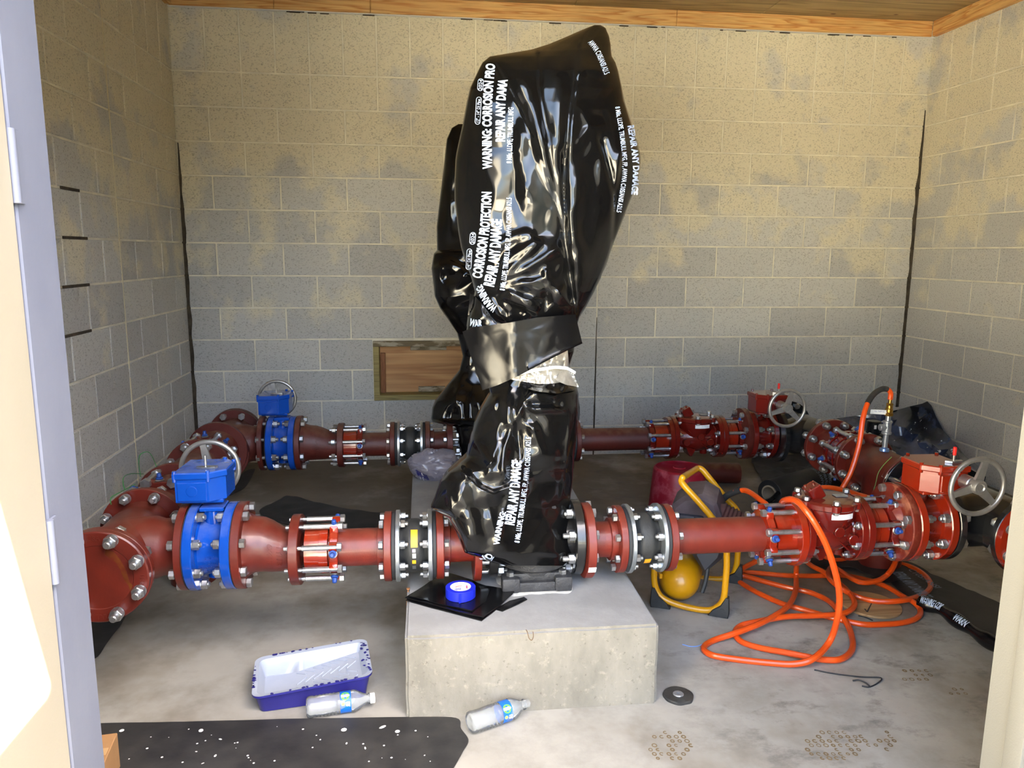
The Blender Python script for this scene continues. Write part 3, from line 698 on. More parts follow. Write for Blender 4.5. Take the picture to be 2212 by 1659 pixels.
def check_valve(label, loc, xa, xb, mt, group=None):
    t = thing('check_valve', label, 'valve', loc, 0, group); c = (xa+xb)/2
    b = MB(); b.lathe([(xa+.015, .068), (xa+.03, .06), (c-.03, .072), (c, .08), (c+.04, .078), (xb-.03, .062), (xb-.015, .068)], 40)
    # upright round bonnet seat blending into the body, diagonal seam, V shaped belly
    M = Matrix.Translation((c+.004, 0, 0)) @ Matrix.Rotation(-PI/2, 4, 'Y')
    b.lathe([(-.02, .055), (.02, .082), (.058, .096), (.066, .1), (.092, .1)], 40, 0, M)
    b.prism([(-.06, -.02), (-.022, -.098), (-.008, -.098), (.03, -.02)], -.05, .05, 0, Matrix.Translation((c-.01, 0, 0)) @ Matrix(((1, 0, 0, 0), (0, 0, 1, 0), (0, 1, 0, 0), (0, 0, 0, 1))), .004)
    sq = Matrix.Translation((c+.0, -.072, .0)) @ Matrix.Rotation(math.radians(42), 4, 'Y')
    b.T = sq; b.box((0, .03, 0), (.16, .07, .006), .002); b.T = Matrix.Identity(4)
    b.rod((c+.06, 0, -.095), (c+.06, 0, -.05), .02, 16, ch=.002)
    for dx, dz in ((.012, .018), (.066, -.012), (-.065, -.012)):
        b.rod((c+dx, -.06, dz), (c+dx, -.092, dz), .019, 20, ch=.002)
    b.obj('body', mt, t)
    ring(t, 'flange', xa, xa+.024, R4, .05, mt); ring(t, 'flange', xb-.024, xb, R4, .05, mt)
    cv = MB(); cv.lathe([(.094, .098), (.094, .104), (.096, .106), (.112, .106), (.115, .103), (.119, .09), (.121, 0)], 48, 0, M)
    ang = [math.radians(a) for a in (20, 80, 140, 200, 260, 320)]
    for a in ang: cv.rod((c+.004+.098*math.cos(a), .098*math.sin(a), .094), (c+.004+.098*math.cos(a), .098*math.sin(a), .118), .017, 16, ch=.002)
    co = cv.obj('cover', mt, t)
    for a in ang:
        o = link('bolt', bolt_mesh(.02, .02, .0), co, (c+.004+.098*math.cos(a), .098*math.sin(a), .12), (0, PI/2, a))
    bb = MB(); bb.box((0, 0, 0), (.05, .055, .05), .003, 0, Matrix.Rotation(math.radians(-32), 3, 'Y'))
    for q in ((-.012, -.018), (-.012, .018), (.012, 0)):
        p = Matrix.Rotation(math.radians(-32), 3, 'Y') @ Vector((q[0], q[1], .025)); n_ = Matrix.Rotation(math.radians(-32), 3, 'Y') @ Vector((0, 0, 1)); bb.rod(p, p+n_*.005, .005, 6)
    o = bb.obj('hinge_housing', mt, co); o.location = (c-.045, .0, .138)
    MB().box((c+.052, -.005, .1225), (.045, .03, .003), .001).obj('nameplate', M_GALV, co)
    s = MB(); vs = []; fs = []
    for i in range(9):
        a = math.radians(-122+48*i/8)
        for z in (.075, .094): vs.append((c+.004+.1008*math.cos(a+.25), .1008*math.sin(a+.25), z-.008))
    for i in range(8): fs.append((2*i, 2*i+1, 2*i+3, 2*i+2))
    s.add(vs, fs).obj('paper_label', M_WHITE, t)
    m = MB()
    for k, w_ in enumerate(('----    --  --------', '- ----  --  ----  ---', '----- ---- -- -------')):
        def fn(u, v_, q, k=k):
            a = math.radians(-118+40*u)+.25; return (c+.004+.1014*math.cos(a), .1014*math.sin(a), .0810-.0048*k+v_*.003)
        put_text(m, w_, fn, .0, 0, .3)
    m.obj('printed_text', mat('ink', (60, 62, 80), .6), t, None)
    return t

# ---------------- near line of pipework -------------------------------------------------
YF, YR = -2.59, -1.11
ZL, ZS = .433, .410            # axis of the large and of the small pipes, near line
t = tee('rust-red pipe tee at the near left, behind the big round blind plate', (.532, YF, ZL), PI/2+.037, M_REDCAST, LB=.202)
bolts(t, 8, BC6, .232, .172, .031, .014)
t = thing('blind_flange', 'big round rust-red blind plate marked USA, close to the left door jamb', 'blind flange', (.538, -2.795, ZL+.002), -PI/2+.037)
MB().lathe([(-.002, 0), (-.002, R6-.003), (.001, R6), (.021, R6), (.024, R6-.004), (.024, .098), (.022, .096), (.022, 0)], 72).obj('plate', M_REDCAST, t)
bolts(t, 8, BC6, -.028, .024, .034, .02)
m = MB()
for s_, ca, w_, flipt in (('USA', PI/2+.02, .30, 1), ('USED', -.15, .36, 1), ('TYLER', -PI/2+.12, .5, -1)):
    def fn(u, v_, q, ca=ca, w_=w_, flipt=flipt):
        a = ca-(u-.5)*w_*flipt; r = BC6-.008+v_*.014 if flipt > 0 else BC6+.008-v_*.014
        return (.0235+(q+.5)*.002, -r*math.cos(a)*-1, r*math.sin(a))
    put_text(m, s_, fn, .03, .5)
m.obj('raised_lettering', M_REDCAST, t, None)
st = MB(); pts = [(.028, .085), (.05, .075), (.066, .05), (.078, .02), (.086, -.018), (.094, -.03), (.100, -.045), (.086, -.05), (.083, -.03), (.072, -.012), (.064, .018), (.052, .045), (.036, .058), (.024, .07)]
for i in range(len(pts)): pts[i] = (pts[i][0]*.98, pts[i][1])
st.prism(pts, .0215, .0226, 0, YZX); st.obj('resin_stain', mat('resin_stain', (104, 56, 26), .25, col2=(92, 36, 22), nscale=30, contrast=.1), t)
vb = butterfly('near blue butterfly valve with box gearbox and grey handwheel behind it', (.82, YF, ZL), M_BLUE, -.078, .062, .782, -2.555, .690, -2.405, -.027)
ring(vb, 'rubber_seal', -.081, -.078, R6-.002, .08, M_GASK); ring(vb, 'rubber_seal', .062, .065, R6-.002, .08, M_GASK)
bolts(vb, 8, BC6, -.106, -.049, .027, .007); bolts(vb, 8, BC6, .091, .033, .027, .007)
reducer('rust-red tapered pipe reducer right of the near blue valve, cast letters on it', (.82, YF, ZL), .065, .236, ZL-ZS, M_REDCAST)
fca('glossy red flanged coupling with long bolts and blue screws, right of the near reducer', (0, YF, ZS), 1.084, 1.19, R4, P4, BC4, M_EPOXO, M_EPOXO, flange=False)
spool('short rust-red pipe between near left coupling and orange-labelled rubber joint', (0, YF, ZS), 1.185, 1.373, M_REDPIPE, (False, True))
expansion('near left black rubber expansion joint with large orange label on top', (0, YF, ZS), 1.373, 1.518, labels=[(-.010, .012, .28, .95, M_ORANGELAB), (-.005, .005, .10, .22, mat('pink_label', (206, 180, 214), .5)), (-.005, .006, -.12, .06, M_WHITE), (-.006, .006, -.36, -.2, M_ORANGELAB), (-.006, .006, -.66, -.46, M_BOLT)])
t = spool('short rust-red flanged pipe half hidden under the near black wrapping', (0, YF, ZS), 1.518, 1.664, M_REDPIPE, (True, False)); ring(t, 'flange', 1.64, 1.664, .125, .055, M_REDPIPE)
# right half
t = spool('short rust-red flanged pipe right of the black pump flange, white paper scrap on it', (0, YF, ZS-.004), 2.012, 2.150, M_REDPIPE, (False, True)); ring(t, 'flange', 2.012, 2.040, .127, .055, M_REDPIPE, wob=.012, n=72)
sticker(t, 'paper_scrap', 2.014, 2.040, .1285, -.60, -.40, M_WHITE)
expansion('near right black rubber expansion joint with small orange label below', (0, YF, ZS-.004), 2.150, 2.298, labels=[(-.008, .014, -.88, -.55, M_ORANGELAB)])
spool('long rust-red flanged pipe in front of the yellow compressor', (0, YF, ZS-.005), 2.298, 2.66, M_REDPIPE, (True, False))
fca('glossy red flanged coupling with blue screws, left of the near check valve', (0, YF, ZS-.005), 2.777, 2.662, R4, P4, BC4, M_EPOXO, M_EPOXO)
check_valve('glossy red swing check valve with round bolted cover, near right', (0, YF, ZS+.005), 2.777, 2.99, M_EPOXY)
fca('glossy red flanged coupling with blue screws, right of the near check valve', (0, YF, ZS+.008), 2.990, 3.105, R4, P4, BC4, M_EPOXY, M_EPOXO)
t = thing('reducing_flange', 'rust-stained round reducing flange left of the near red valve', 'pipe fitting', (0, YF, ZL))
M_RUSTF = mat('rusty_flange', (104, 34, 22), .45, col2=(150, 92, 68), nscale=16, namt=.6, contrast=.08, bump=.35, bscale=70)
MB().lathe([(3.098, .0), (3.098, .06), (3.110, .075), (3.132, .09), (3.133, R6-.004), (3.136, R6), (3.159, R6), (3.162, R6-.002), (3.162, 0)], 64).obj('flange', M_RUSTF, t)
bolts(t, 8, BC6, 3.133, 3.193, .027, .014)
vr = butterfly('near glossy red butterfly valve whose grey handwheel faces the doorway', (3.235, YF, ZL), M_EPOXO, -.071, .069, 3.238, -2.645, .672, -2.79, .060, -1, pin=mat('red_sleeve', (206, 34, 30), .4), letters=('8" 01', '2130B', 'P0001340'))
raised_on_wheel(vr, .063, -.2, .187)
bolts(vr, 8, BC6, .096, .040, .029, .012)
t = tee('glossy black pipe tee at the near right end, beside the right jamb', (3.52, YF, ZL), PI/2, M_BLKIRON, LB=.212, side=1, L1=.205, L2=.2)
t = thing('blind_flange', 'orange-red blind plate on the near black tee, by the right door jamb', 'blind flange', (3.52, -2.798, ZL), -PI/2)
MB().lathe([(-.001, 0), (-.001, R6), (.022, R6), (.024, R6-.004), (.024, 0)], 64).obj('plate', M_EPOXO, t); bolts(t, 8, BC6, -.028, .024, .03, .016)

# ---------------- far line ---------------------------------------------------------------
ZRL, ZRS = .402, .385
t = tee('rust-red pipe tee in the far left corner by the walls', (.487, YR, ZRL), PI/2+.037, M_REDDULL, LB=.186)
bolts(t, 8, BC6, .150, .212, .031, .012)
t = thing('blind_flange', 'round rust-red blind plate closing the far left tee, next to the back wall', 'blind flange', (.478, -.9, ZRL), PI/2+.037)
MB().lathe([(-.001, 0), (-.001, R6), (.022, R6), (.024, R6-.004), (.024, 0)], 64).obj('plate', M_REDDULL, t)
vb = butterfly('far blue butterfly valve, smaller looking, in front of the back wall', (.765, YR, ZRL), M_BLUE, -.069, .067, .722, -1.05, .652, -.93, -.015)
ring(vb, 'rubber_seal', -.073, -.069, R6-.002, .08, M_GASK); ring(vb, 'rubber_seal', .067, .07, R6-.002, .08, M_GASK)
bolts(vb, 8, BC6, -.099, -.040, .029, .012); bolts(vb, 8, BC6, .097, .038, .029, .012)
reducer('rust-red tapered pipe reducer right of the far blue valve', (.765, YR, ZRL), .07, .28, ZRL-ZRS, M_REDDULL)
fca('red flanged coupling with blue screws, right of the far reducer', (0, YR, ZRS), 1.047, 1.155, R4, P4, BC4, M_EPOXY, M_EPOXO, flange=False)
spool('short rust-red pipe between far left coupling and rubber joint', (0, YR, ZRS), 1.15, 1.33, M_REDDULL, (False, True))
expansion('far left black rubber expansion joint above the grey shopping bag', (0, YR, ZRS), 1.33, 1.487)
t = spool('short rust-red flanged pipe left of the far wrapped pump', (0, YR, ZRS), 1.487, 1.627, M_REDDULL, (True, False)); ring(t, 'flange', 1.597, 1.627, .127, .055, M_REDDULL)
bolts(t, 8, .102, 1.595, 1.66, .025, .014)
t = spool('short rust-red flanged pipe right of the far pump, behind the near wrapping', (0, YR, ZRS), 2.0, 2.12, M_REDDULL)
expansion('far right black rubber expansion joint beside the edge of the black wrapping', (0, YR, ZRS), 2.12, 2.276)
spool('long dull red flanged pipe in front of the back wall', (0, YR, ZRS), 2.276, 2.70, M_REDDULL, (True, False))
fca('red flanged coupling with blue screws, left of the far check valve', (0, YR, ZRS), 2.807, 2.69, R4, P4, BC4, M_EPOXY, M_EPOXO)
check_valve('red swing check valve with white paper label, in front of the back wall', (0, YR, ZRS+.005), 2.807, 3.075, M_EPOXY)
fca('red flanged coupling with blue screws, right of the far check valve', (0, YR, ZRS+.005), 3.075, 3.185, R4, P4, BC4, M_EPOXY, M_EPOXO)
t = thing('reducing_flange', 'dull red reducing flange left of the far red valve', 'pipe fitting', (0, YR, ZRL))
MB().lathe([(3.180, .0), (3.180, .06), (3.190, .075), (3.198, .09), (3.2, R6-.004), (3.203, R6), (3.226, R6), (3.229, R6-.002), (3.229, 0)], 64).obj('flange', M_REDDULL, t)
bolts(t, 8, BC6, 3.199, 3.26, .027, .014)
vr = butterfly('far glossy red butterfly valve with grey handwheel, in front of the back wall', (3.30, YR, ZRL), M_EPOXY, -.071, .071, 3.285, -1.235, .652, -1.40, .038, -1, pin=MATS['red_sleeve'], letters=('8" 01', '2130B'))
bolts(vr, 8, BC6, .098, .042, .029, .012)
t = tee('black pipe tee behind the far red valve, its upright plate bolted to the back', (3.568, -1.18, ZRL), PI/2, M_BLKIRON, LB=.195, side=1, L1=.28, L2=.27)
bolts(t, 8, BC6, .247, .30, .029, .014)
t = thing('blind_flange', 'black round blind plate at the back of the far black tee', 'blind flange', (3.568, -.91, ZRL), PI/2)
MB().lathe([(.0, 0), (.0, R6), (.022, R6), (.024, R6-.004), (.024, 0)], 64).obj('plate', M_BLKIRON, t)

# ---------------- left manifold between the two lines -------------------------------------
ax, mz = math.pi/2+.037, .425
def lx(y): return .487+(.532-.487)*(YR-y)/(YR-YF)
t = tee('rust-red middle tee of the left manifold with a leg to the floor', (lx(-1.86), -1.86, mz), ax, M_REDDULL, L1=.203, L2=.203, down=.42)
bolts(t, 8, BC6, .232, .172, .031, .012); bolts(t, 8, BC6, -.232, -.172, .031, .012)
def plain_end(label, x, y, rz, mt, L, back=False, R=R6):
    t = thing('flanged_pipe', label, 'pipe', (x, y, mz), rz); s_ = -1 if back else 1
    ring(t, 'flange', min(0, s_*.026), max(0, s_*.026), R6, P6-.01, mt)
    m = MB(); m.lathe([(s_*.02, P6+.016), (s_*.05, P6+.004), (s_*L, P6+.004), (s_*L, P6-.008)], 40); m.obj('pipe', mt, t); return t
fca('rust-red coupling ring with blue screws in front of the left middle tee', (lx(-2.063), -2.063, mz), .0, -.135, R6, P6, BC6, M_REDCAST, M_REDDULL, rz=ax, ncap=8, af=.034, flange=False)
plain_end('short rust-red flanged pipe just behind the near left tee', lx(-2.385), -2.385, ax, M_REDCAST, .24)
fca('rust-red coupling ring with blue screws behind the left middle tee', (lx(-1.657), -1.657, mz), .0, .135, R6, P6, BC6, M_REDCAST, M_REDDULL, rz=ax, ncap=8, af=.03, flange=False)
plain_end('short dull red flanged pipe just in front of the far left tee', lx(-1.315), -1.315, ax, M_REDDULL, .25, True)
# ---------------- right manifold -----------------------------------------------------------
def rxx(y): return 3.500+(3.55-3.50)*(y+2.2)/(1.1)
ax = math.pi/2-.045
mz = .415
t = plain_end('rust-red flanged pipe bolted to the front of the far black tee', 3.535, -1.465, ax, M_REDCAST, .22, True)
bolts(t, 8, BC6, .03, -.026, .033, .016)
fca('rust-red coupling ring with blue screws behind the right middle tee', (3.515, -1.787, .42), .0, .150, R6, P6, BC6, M_EPOXY, M_EPOXY, rz=ax, ncap=6, af=.03, flange=False)
t = tee('rust-red middle tee of the right manifold, carrying the gauge riser and orange hose', (3.508, -1.99, .42), ax, M_REDCAST, down=.42)
bolts(t, 8, BC6, .232, .176, .033, .018)
m = MB()
for i, (s_, xo, hh, ln) in enumerate((('TEE', .02, .02, .07), ('TYLER UNION', -.01, .018, .15), ('USA', .06, .018, .05))):
    def fn(u, v_, q, xo=xo, hh=hh, ln=ln):
        r = P6+.0125; a = .25+hh*v_/r+xo*6; x = .08-ln*u-(.03 if xo > 0 else 0)
        return (x, r*math.cos(a), r*math.sin(a)) if True else None
    put_text(m, s_, fn, .02, .5, .15)
m.obj('raised_lettering', M_REDCAST, t, None)
ring(t, 'rubber_seal', -.213, -.203, R6-.003, .08, M_BLKIRON)
fca('rust-red coupling ring with blue screws behind the near red gearbox', (3.500, -2.206, .42), .0, -.12, R6, P6, BC6, M_EPOXY, M_EPOXY, rz=PI/2, ncap=6, af=.036, flange=False)
mz = .42
plain_end('short red flanged pipe hidden behind the near red gearbox', 3.502, -2.385, PI/2, M_REDPIPE, .16)
# ------------------------------------------------------------------ the two pumps and their black film covers
def pump(label, y, gl=True):
    t = thing('pump', label, 'pump', (1.85, y, .26))
    b = MB(); b.box((0, 0, .018), (.222, .222, .034), .006); b.box((0, 0, .046), (.19, .19, .03), .008)
    for sx in (-1, 1):
        for sy in (-1, 1): b.box((sx*.088, sy*.088, .027), (.060, .060, .052), .010)
    b.lathe([(.05, .098), (.062, .100), (.074, .118), (.098, .120), (.102, .112), (.11, .108), (.14, .106), (.22, .10), (.3, .1), (.3, 0)], 48, 0, Matrix.Rotation(-PI/2, 4, 'Y'))
    b.obj('base_casting', M_CAST, t)
    for sx in (-1, 1):
        for sy in (-1, 1):
            o = link('bolt', bolt_mesh(.012, .024, .004), t, (sx*.088, sy*.088, .052), (0, PI/2, 0))
    for nm, s in (('suction_flange', -1), ('discharge_flange', 1)):
        f = MB(); z = .148; f.lathe([(0, .075), (s*.06, .075), (s*.085, .066), (s*.128, .066), (s*.129, .124), (s*.131, .127), (s*.158, .127), (s*.160, .124), (s*.160, .05)], 56, 0, Matrix.Translation((0, 0, z)))
        f.obj(nm, M_BLKIRON, t)
        xi = s*.128; xo = s*(.1605+.028)
        me = bolt_mesh(.062, .029, .02)
        for i in range(8):
            a = PI/8+i*PI/4; link('bolt', me, t, (xo+s*0, .105*math.cos(a), z+.105*math.sin(a)), (0, 0, PI if s > 0 else 0))
    # body of the pump and its motor inside the cover
    m = MB(); m.lathe([(.11, .088), (.5, .082), (.6, .07), (.62, .07)], 32, 0, Matrix.Rotation(-PI/2, 4, 'Y')); m.obj('stage_casing', M_GALV, t)
    m = MB(); m.lathe([(.9, .0), (.9, .08), (.96, .105), (1.4, .105), (1.45, .08), (1.45, 0)], 32, 0, Matrix.Rotation(-PI/2, 4, 'Y')); m.obj('motor', M_CAST, t)
    return t
pump('near upright pump inside black wrapping, its square black foot bolted to the pad', -2.56)
pump('far upright pump hidden in black wrapping, its left black flange showing', YR)

def seg_d(px, py, pts):
    best = 1e9; sgn = 1; tt = 0; n = len(pts)-1
    for i in range(n):
        ax_, ay = pts[i]; bx, by = pts[i+1]; dx, dy = bx-ax_, by-ay; L2 = dx*dx+dy*dy
        t = 0 if L2 == 0 else max(0, min(1, ((px-ax_)*dx+(py-ay)*dy)/L2))
        ex, ey = px-ax_-t*dx, py-ay-t*dy; d = math.hypot(ex, ey)
        if d < best: best = d; sgn = 1 if dx*(py-ay)-dy*(px-ax_) > 0 else -1; tt = (i+t)/n
    return best, sgn, tt
def in_poly(px, py, P):
    c = False; n = len(P); j = n-1
    for i in range(n):
        if (P[i][1] > py) != (P[j][1] > py) and px < (P[j][0]-P[i][0])*(py-P[i][1])/(P[j][1]-P[i][1])+P[i][0]: c = not c
        j = i
    return c
def lerp_tab(tab, y):
    if y <= tab[0][0]: return tab[0][1:]
    for a, b in zip(tab, tab[1:]):
        if y <= b[0]:
            t = (y-a[0])/(b[0]-a[0]); return tuple(p+(q-p)*t for p, q in zip(a[1:], b[1:]))
    return tab[-1][1:]
class Film:
    """a film cover: closed shell whose front carries folds; outline read off at its own depth"""
    def __init__(s, tab, folds, crump, seed=0): s.tab = tab; s.folds = folds; s.crump = crump; s.seed = seed; s.bb = []
    def prep(s):
        for f in s.folds:
            P = f[1]; r = f[3]*5 if f[0] != 'poly' else 8
            s.bb.append((min(p[0] for p in P)-r, max(p[0] for p in P)+r, min(p[1] for p in P)-r, max(p[1] for p in P)+r))
    def grid(s, x0=915, x1=1400, y0=36, y1=1240, c=2.5):
        import numpy as np
        nx, ny = int((x1-x0)/c)+1, int((y1-y0)/c)+1; G = np.zeros((ny, nx))
        lo, hi = s.tab[0][0]-12, s.tab[-1][0]+12
        for j in range(ny):
            y = y0+j*c
            if not lo < y < hi: continue
            xl, xr = lerp_tab(s.tab, y)[:2]
            for i in range(max(0, int((xl-x0)/c)-4), min(nx, int((xr-x0)/c)+5)): G[j, i] = s.raw(x0+i*c, y)
        for _ in range(2):
            P = np.pad(G, 1, 'edge'); G = (P[:-2, 1:-1]+2*P[1:-1, 1:-1]+P[2:, 1:-1])/4; P = np.pad(G, 1, 'edge'); G = (P[1:-1, :-2]+2*P[1:-1, 1:-1]+P[1:-1, 2:])/4
        s.G = G.tolist(); s.g = (x0, y0, c, nx, ny)
    def fold(s, px, py):
        x0, y0, c, nx, ny = s.g; u = min(max((px-x0)/c, 0), nx-1.001); v = min(max((py-y0)/c, 0), ny-1.001); i, j = int(u), int(v); u -= i; v -= j; G = s.G
        return (G[j][i]*(1-u)+G[j][i+1]*u)*(1-v)+(G[j+1][i]*(1-u)+G[j+1][i+1]*u)*v
    def raw(s, px, py):
        h = 0.0
        for f, b in zip(s.folds, s.bb):
            if not (b[0] < px < b[1] and b[2] < py < b[3]): continue
            k, P, a, w_ = f[:4]
            if k == 'poly':
                d, _, _ = seg_d(px, py, P+[P[0]])
                if in_poly(px, py, P): q = min(1, d/8); h += a*(.55+.45*min(1, d/w_))*q*q*(3-2*q)
                continue
            d, sg, t = seg_d(px, py, P); dr = math.sqrt(d*d+5)-1.2; env = min(1, t*5+.0, (1-t)*5) if len(f) < 5 else 1
            env = max(0, env)
            if k == 'ridge': h += a*env*math.exp(-dr/w_)
            elif k == 'soft': h += a*env*math.exp(-(d/w_)**2)
            elif k == 'step': sd__ = max(-1, min(1, sg*d/5)); q = .5+.5*sd__; q = q*q*(3-2*q); h += a*env*(q*1.1-.1)*math.exp(-d/w_)
        tri = lambda q: abs((q % 1.0)-.5)*2-.5
        for (x0, x1, y0, y1, amp, lam, ang) in s.crump:
            e = min(1, (px-x0)/30, (x1-px)/30, (py-y0)/30, (y1-py)/30)
            if e <= 0: continue
            wv = noise.noise(Vector((px/90, py/90, s.seed))); w2 = noise.noise(Vector((px/70, py/110, s.seed+9)))
            if isinstance(ang, tuple):                  # pleats fanning out from a pinch point
                dx, dy = px-ang[0], py-ang[1]; r = math.hypot(dx, dy); th = math.atan2(dy, dx)
                h += amp*e*min(1, r/60)*(tri(th*lam+.5*wv)+.5*tri(th*lam*1.7+.9*w2+.3))
            else:
                ca, sa = math.cos(ang), math.sin(ang); u_ = (px*ca+py*sa)/lam; v_ = (-px*sa+py*ca)/(lam*1.9)
                h += amp*e*(tri(u_+.7*wv)+.7*tri(v_+.8*w2+.4*u_))
        return h
    def front(s, px, py, t=None):
        xl, xr, yl, yr, D, p = lerp_tab(s.tab, py)
        u = max(0.0, min(1.0, (px-xl)/max(1, xr-xl))); c = abs(2*u-1)
        k = (max(0.0, 1-c**p))**(1/p)
        e = min(1, k*1.6)
        return yl+(yr-yl)*u-D*k-s.fold(px, py)*e
    def build(s, name, mt, N=120, H=300, back=.16):
        m = MB(); ys = [s.tab[0][0]+(s.tab[-1][0]-s.tab[0][0])*j/H for j in range(H+1)]; nb = 28; vs = []; fs = []; K = N+nb
        for y in ys:
            xl, xr, yl, yr, D, p = lerp_tab(s.tab, y)
            for i in range(N):
                c = -math.cos(PI*i/N); c = c*.55+(2*i/N-1)*.45
                px = xl+(xr-xl)*(c+1)/2; vs.append(atY(px, y, s.front(px, y)))
            for i in range(nb):
                a = PI*i/nb; c = math.cos(a); px = xl+(xr-xl)*(c+1)/2; u = (px-xl)/(xr-xl)
                Y0 = yl+(yr-yl)*u; q = atY(px, y, Y0); q.y += back*math.sin(a)**.8*min(1, D/.1)+.006*noise.noise(Vector((px/20, y/20, 3))); vs.append(q)
        for j in range(H):
            for i in range(K): fs.append((j*K+i, j*K+(i+1) % K, (j+1)*K+(i+1) % K, (j+1)*K+i))
        fs.append(tuple(range(K))); fs.append(tuple(H*K+i for i in range(K-1, -1, -1)))
        m.add(vs, fs); return m.obj(name, mt, None, 50)
# columns: py, left px, right px, y of left edge, y of right edge, bulge, exponent
y0 = -2.56
T1 = [(54, 1284, 1296, y0, y0, .01, 2), (60, 1268, 1308, y0, y0, .02, 2), (80, 1222, 1316, y0, y0, .05, 2), (95, 1186, 1319, y0, y0, .07, 2.1), (107, 1148, 1320, y0, y0, .09, 2.1), (115, 1098, 1321, y0, y0, .10, 2.2),
 (122, 1058, 1322, y0, y0, .11, 2.2), (135, 1042, 1330, y0, y0, .12, 2.2), (150, 1034, 1335, y0, y0, .13, 2.2), (190, 1015, 1344, y0, y0, .14, 2.2), (220, 1008, 1350, y0, y0, .145, 2.2), (270, 999, 1366, y0, y0, .15, 2.1),
 (330, 986, 1383, y0, y0, .155, 2), (345, 984, 1385, y0, y0, .155, 2), (390, 982, 1380, y0, y0, .155, 2), (430, 982, 1363, y0, y0, .155, 2), (500, 990, 1336, y0, y0, .155, 2), (535, 996, 1322, y0, y0, .155, 2), (560, 1003, 1314, y0, y0, .155, 2),
 (600, 1018, 1298, y0, y0, .15, 2), (630, 1026, 1284, y0, y0, .145, 2), (660, 1022, 1268, y0, y0, .135, 2), (685, 1012, 1252, y0, y0, .12, 2), (715, 1008, 1243, y0, y0, .11, 2), (760, 1016, 1240, y0, y0, .105, 2), (790, 1040, 1230, y0, y0, .10, 2),
 (815, 1050, 1234, y0, y0, .105, 2), (835, 1056, 1246, y0, y0, .115, 2), (850, 1058, 1250, y0, y0, .125, 2.2), (880, 1040, 1250, y0, y0, .135, 2.3), (910, 1026, 1249, y0, y0, .14, 2.3), (950, 1016, 1245, -2.58, y0, .14, 2.4), (985, 1008, 1241, -2.60, y0, .14, 2.4),
 (1002, 988, 1240, -2.63, y0, .13, 2.2), (1020, 968, 1238, -2.68, y0, .11, 2), (1040, 952, 1237, -2.70, y0, .10, 2), (1080, 938, 1232, -2.715, y0, .10, 2), (1097, 930, 1229, -2.72, y0, .10, 2), (1120, 970, 1228, -2.725, y0, .10, 2.2), (1150, 985, 1232, -2.725, y0, .10, 2.3),
 (1194, 1003, 1238, -2.725, -2.58, .10, 2.3), (1205, 1035, 1236, -2.72, -2.58, .09, 2.3), (1215, 1064, 1228, -2.70, -2.60, .08, 2.3), (1222, 1086, 1220, -2.69, -2.62, .07, 2.3)]
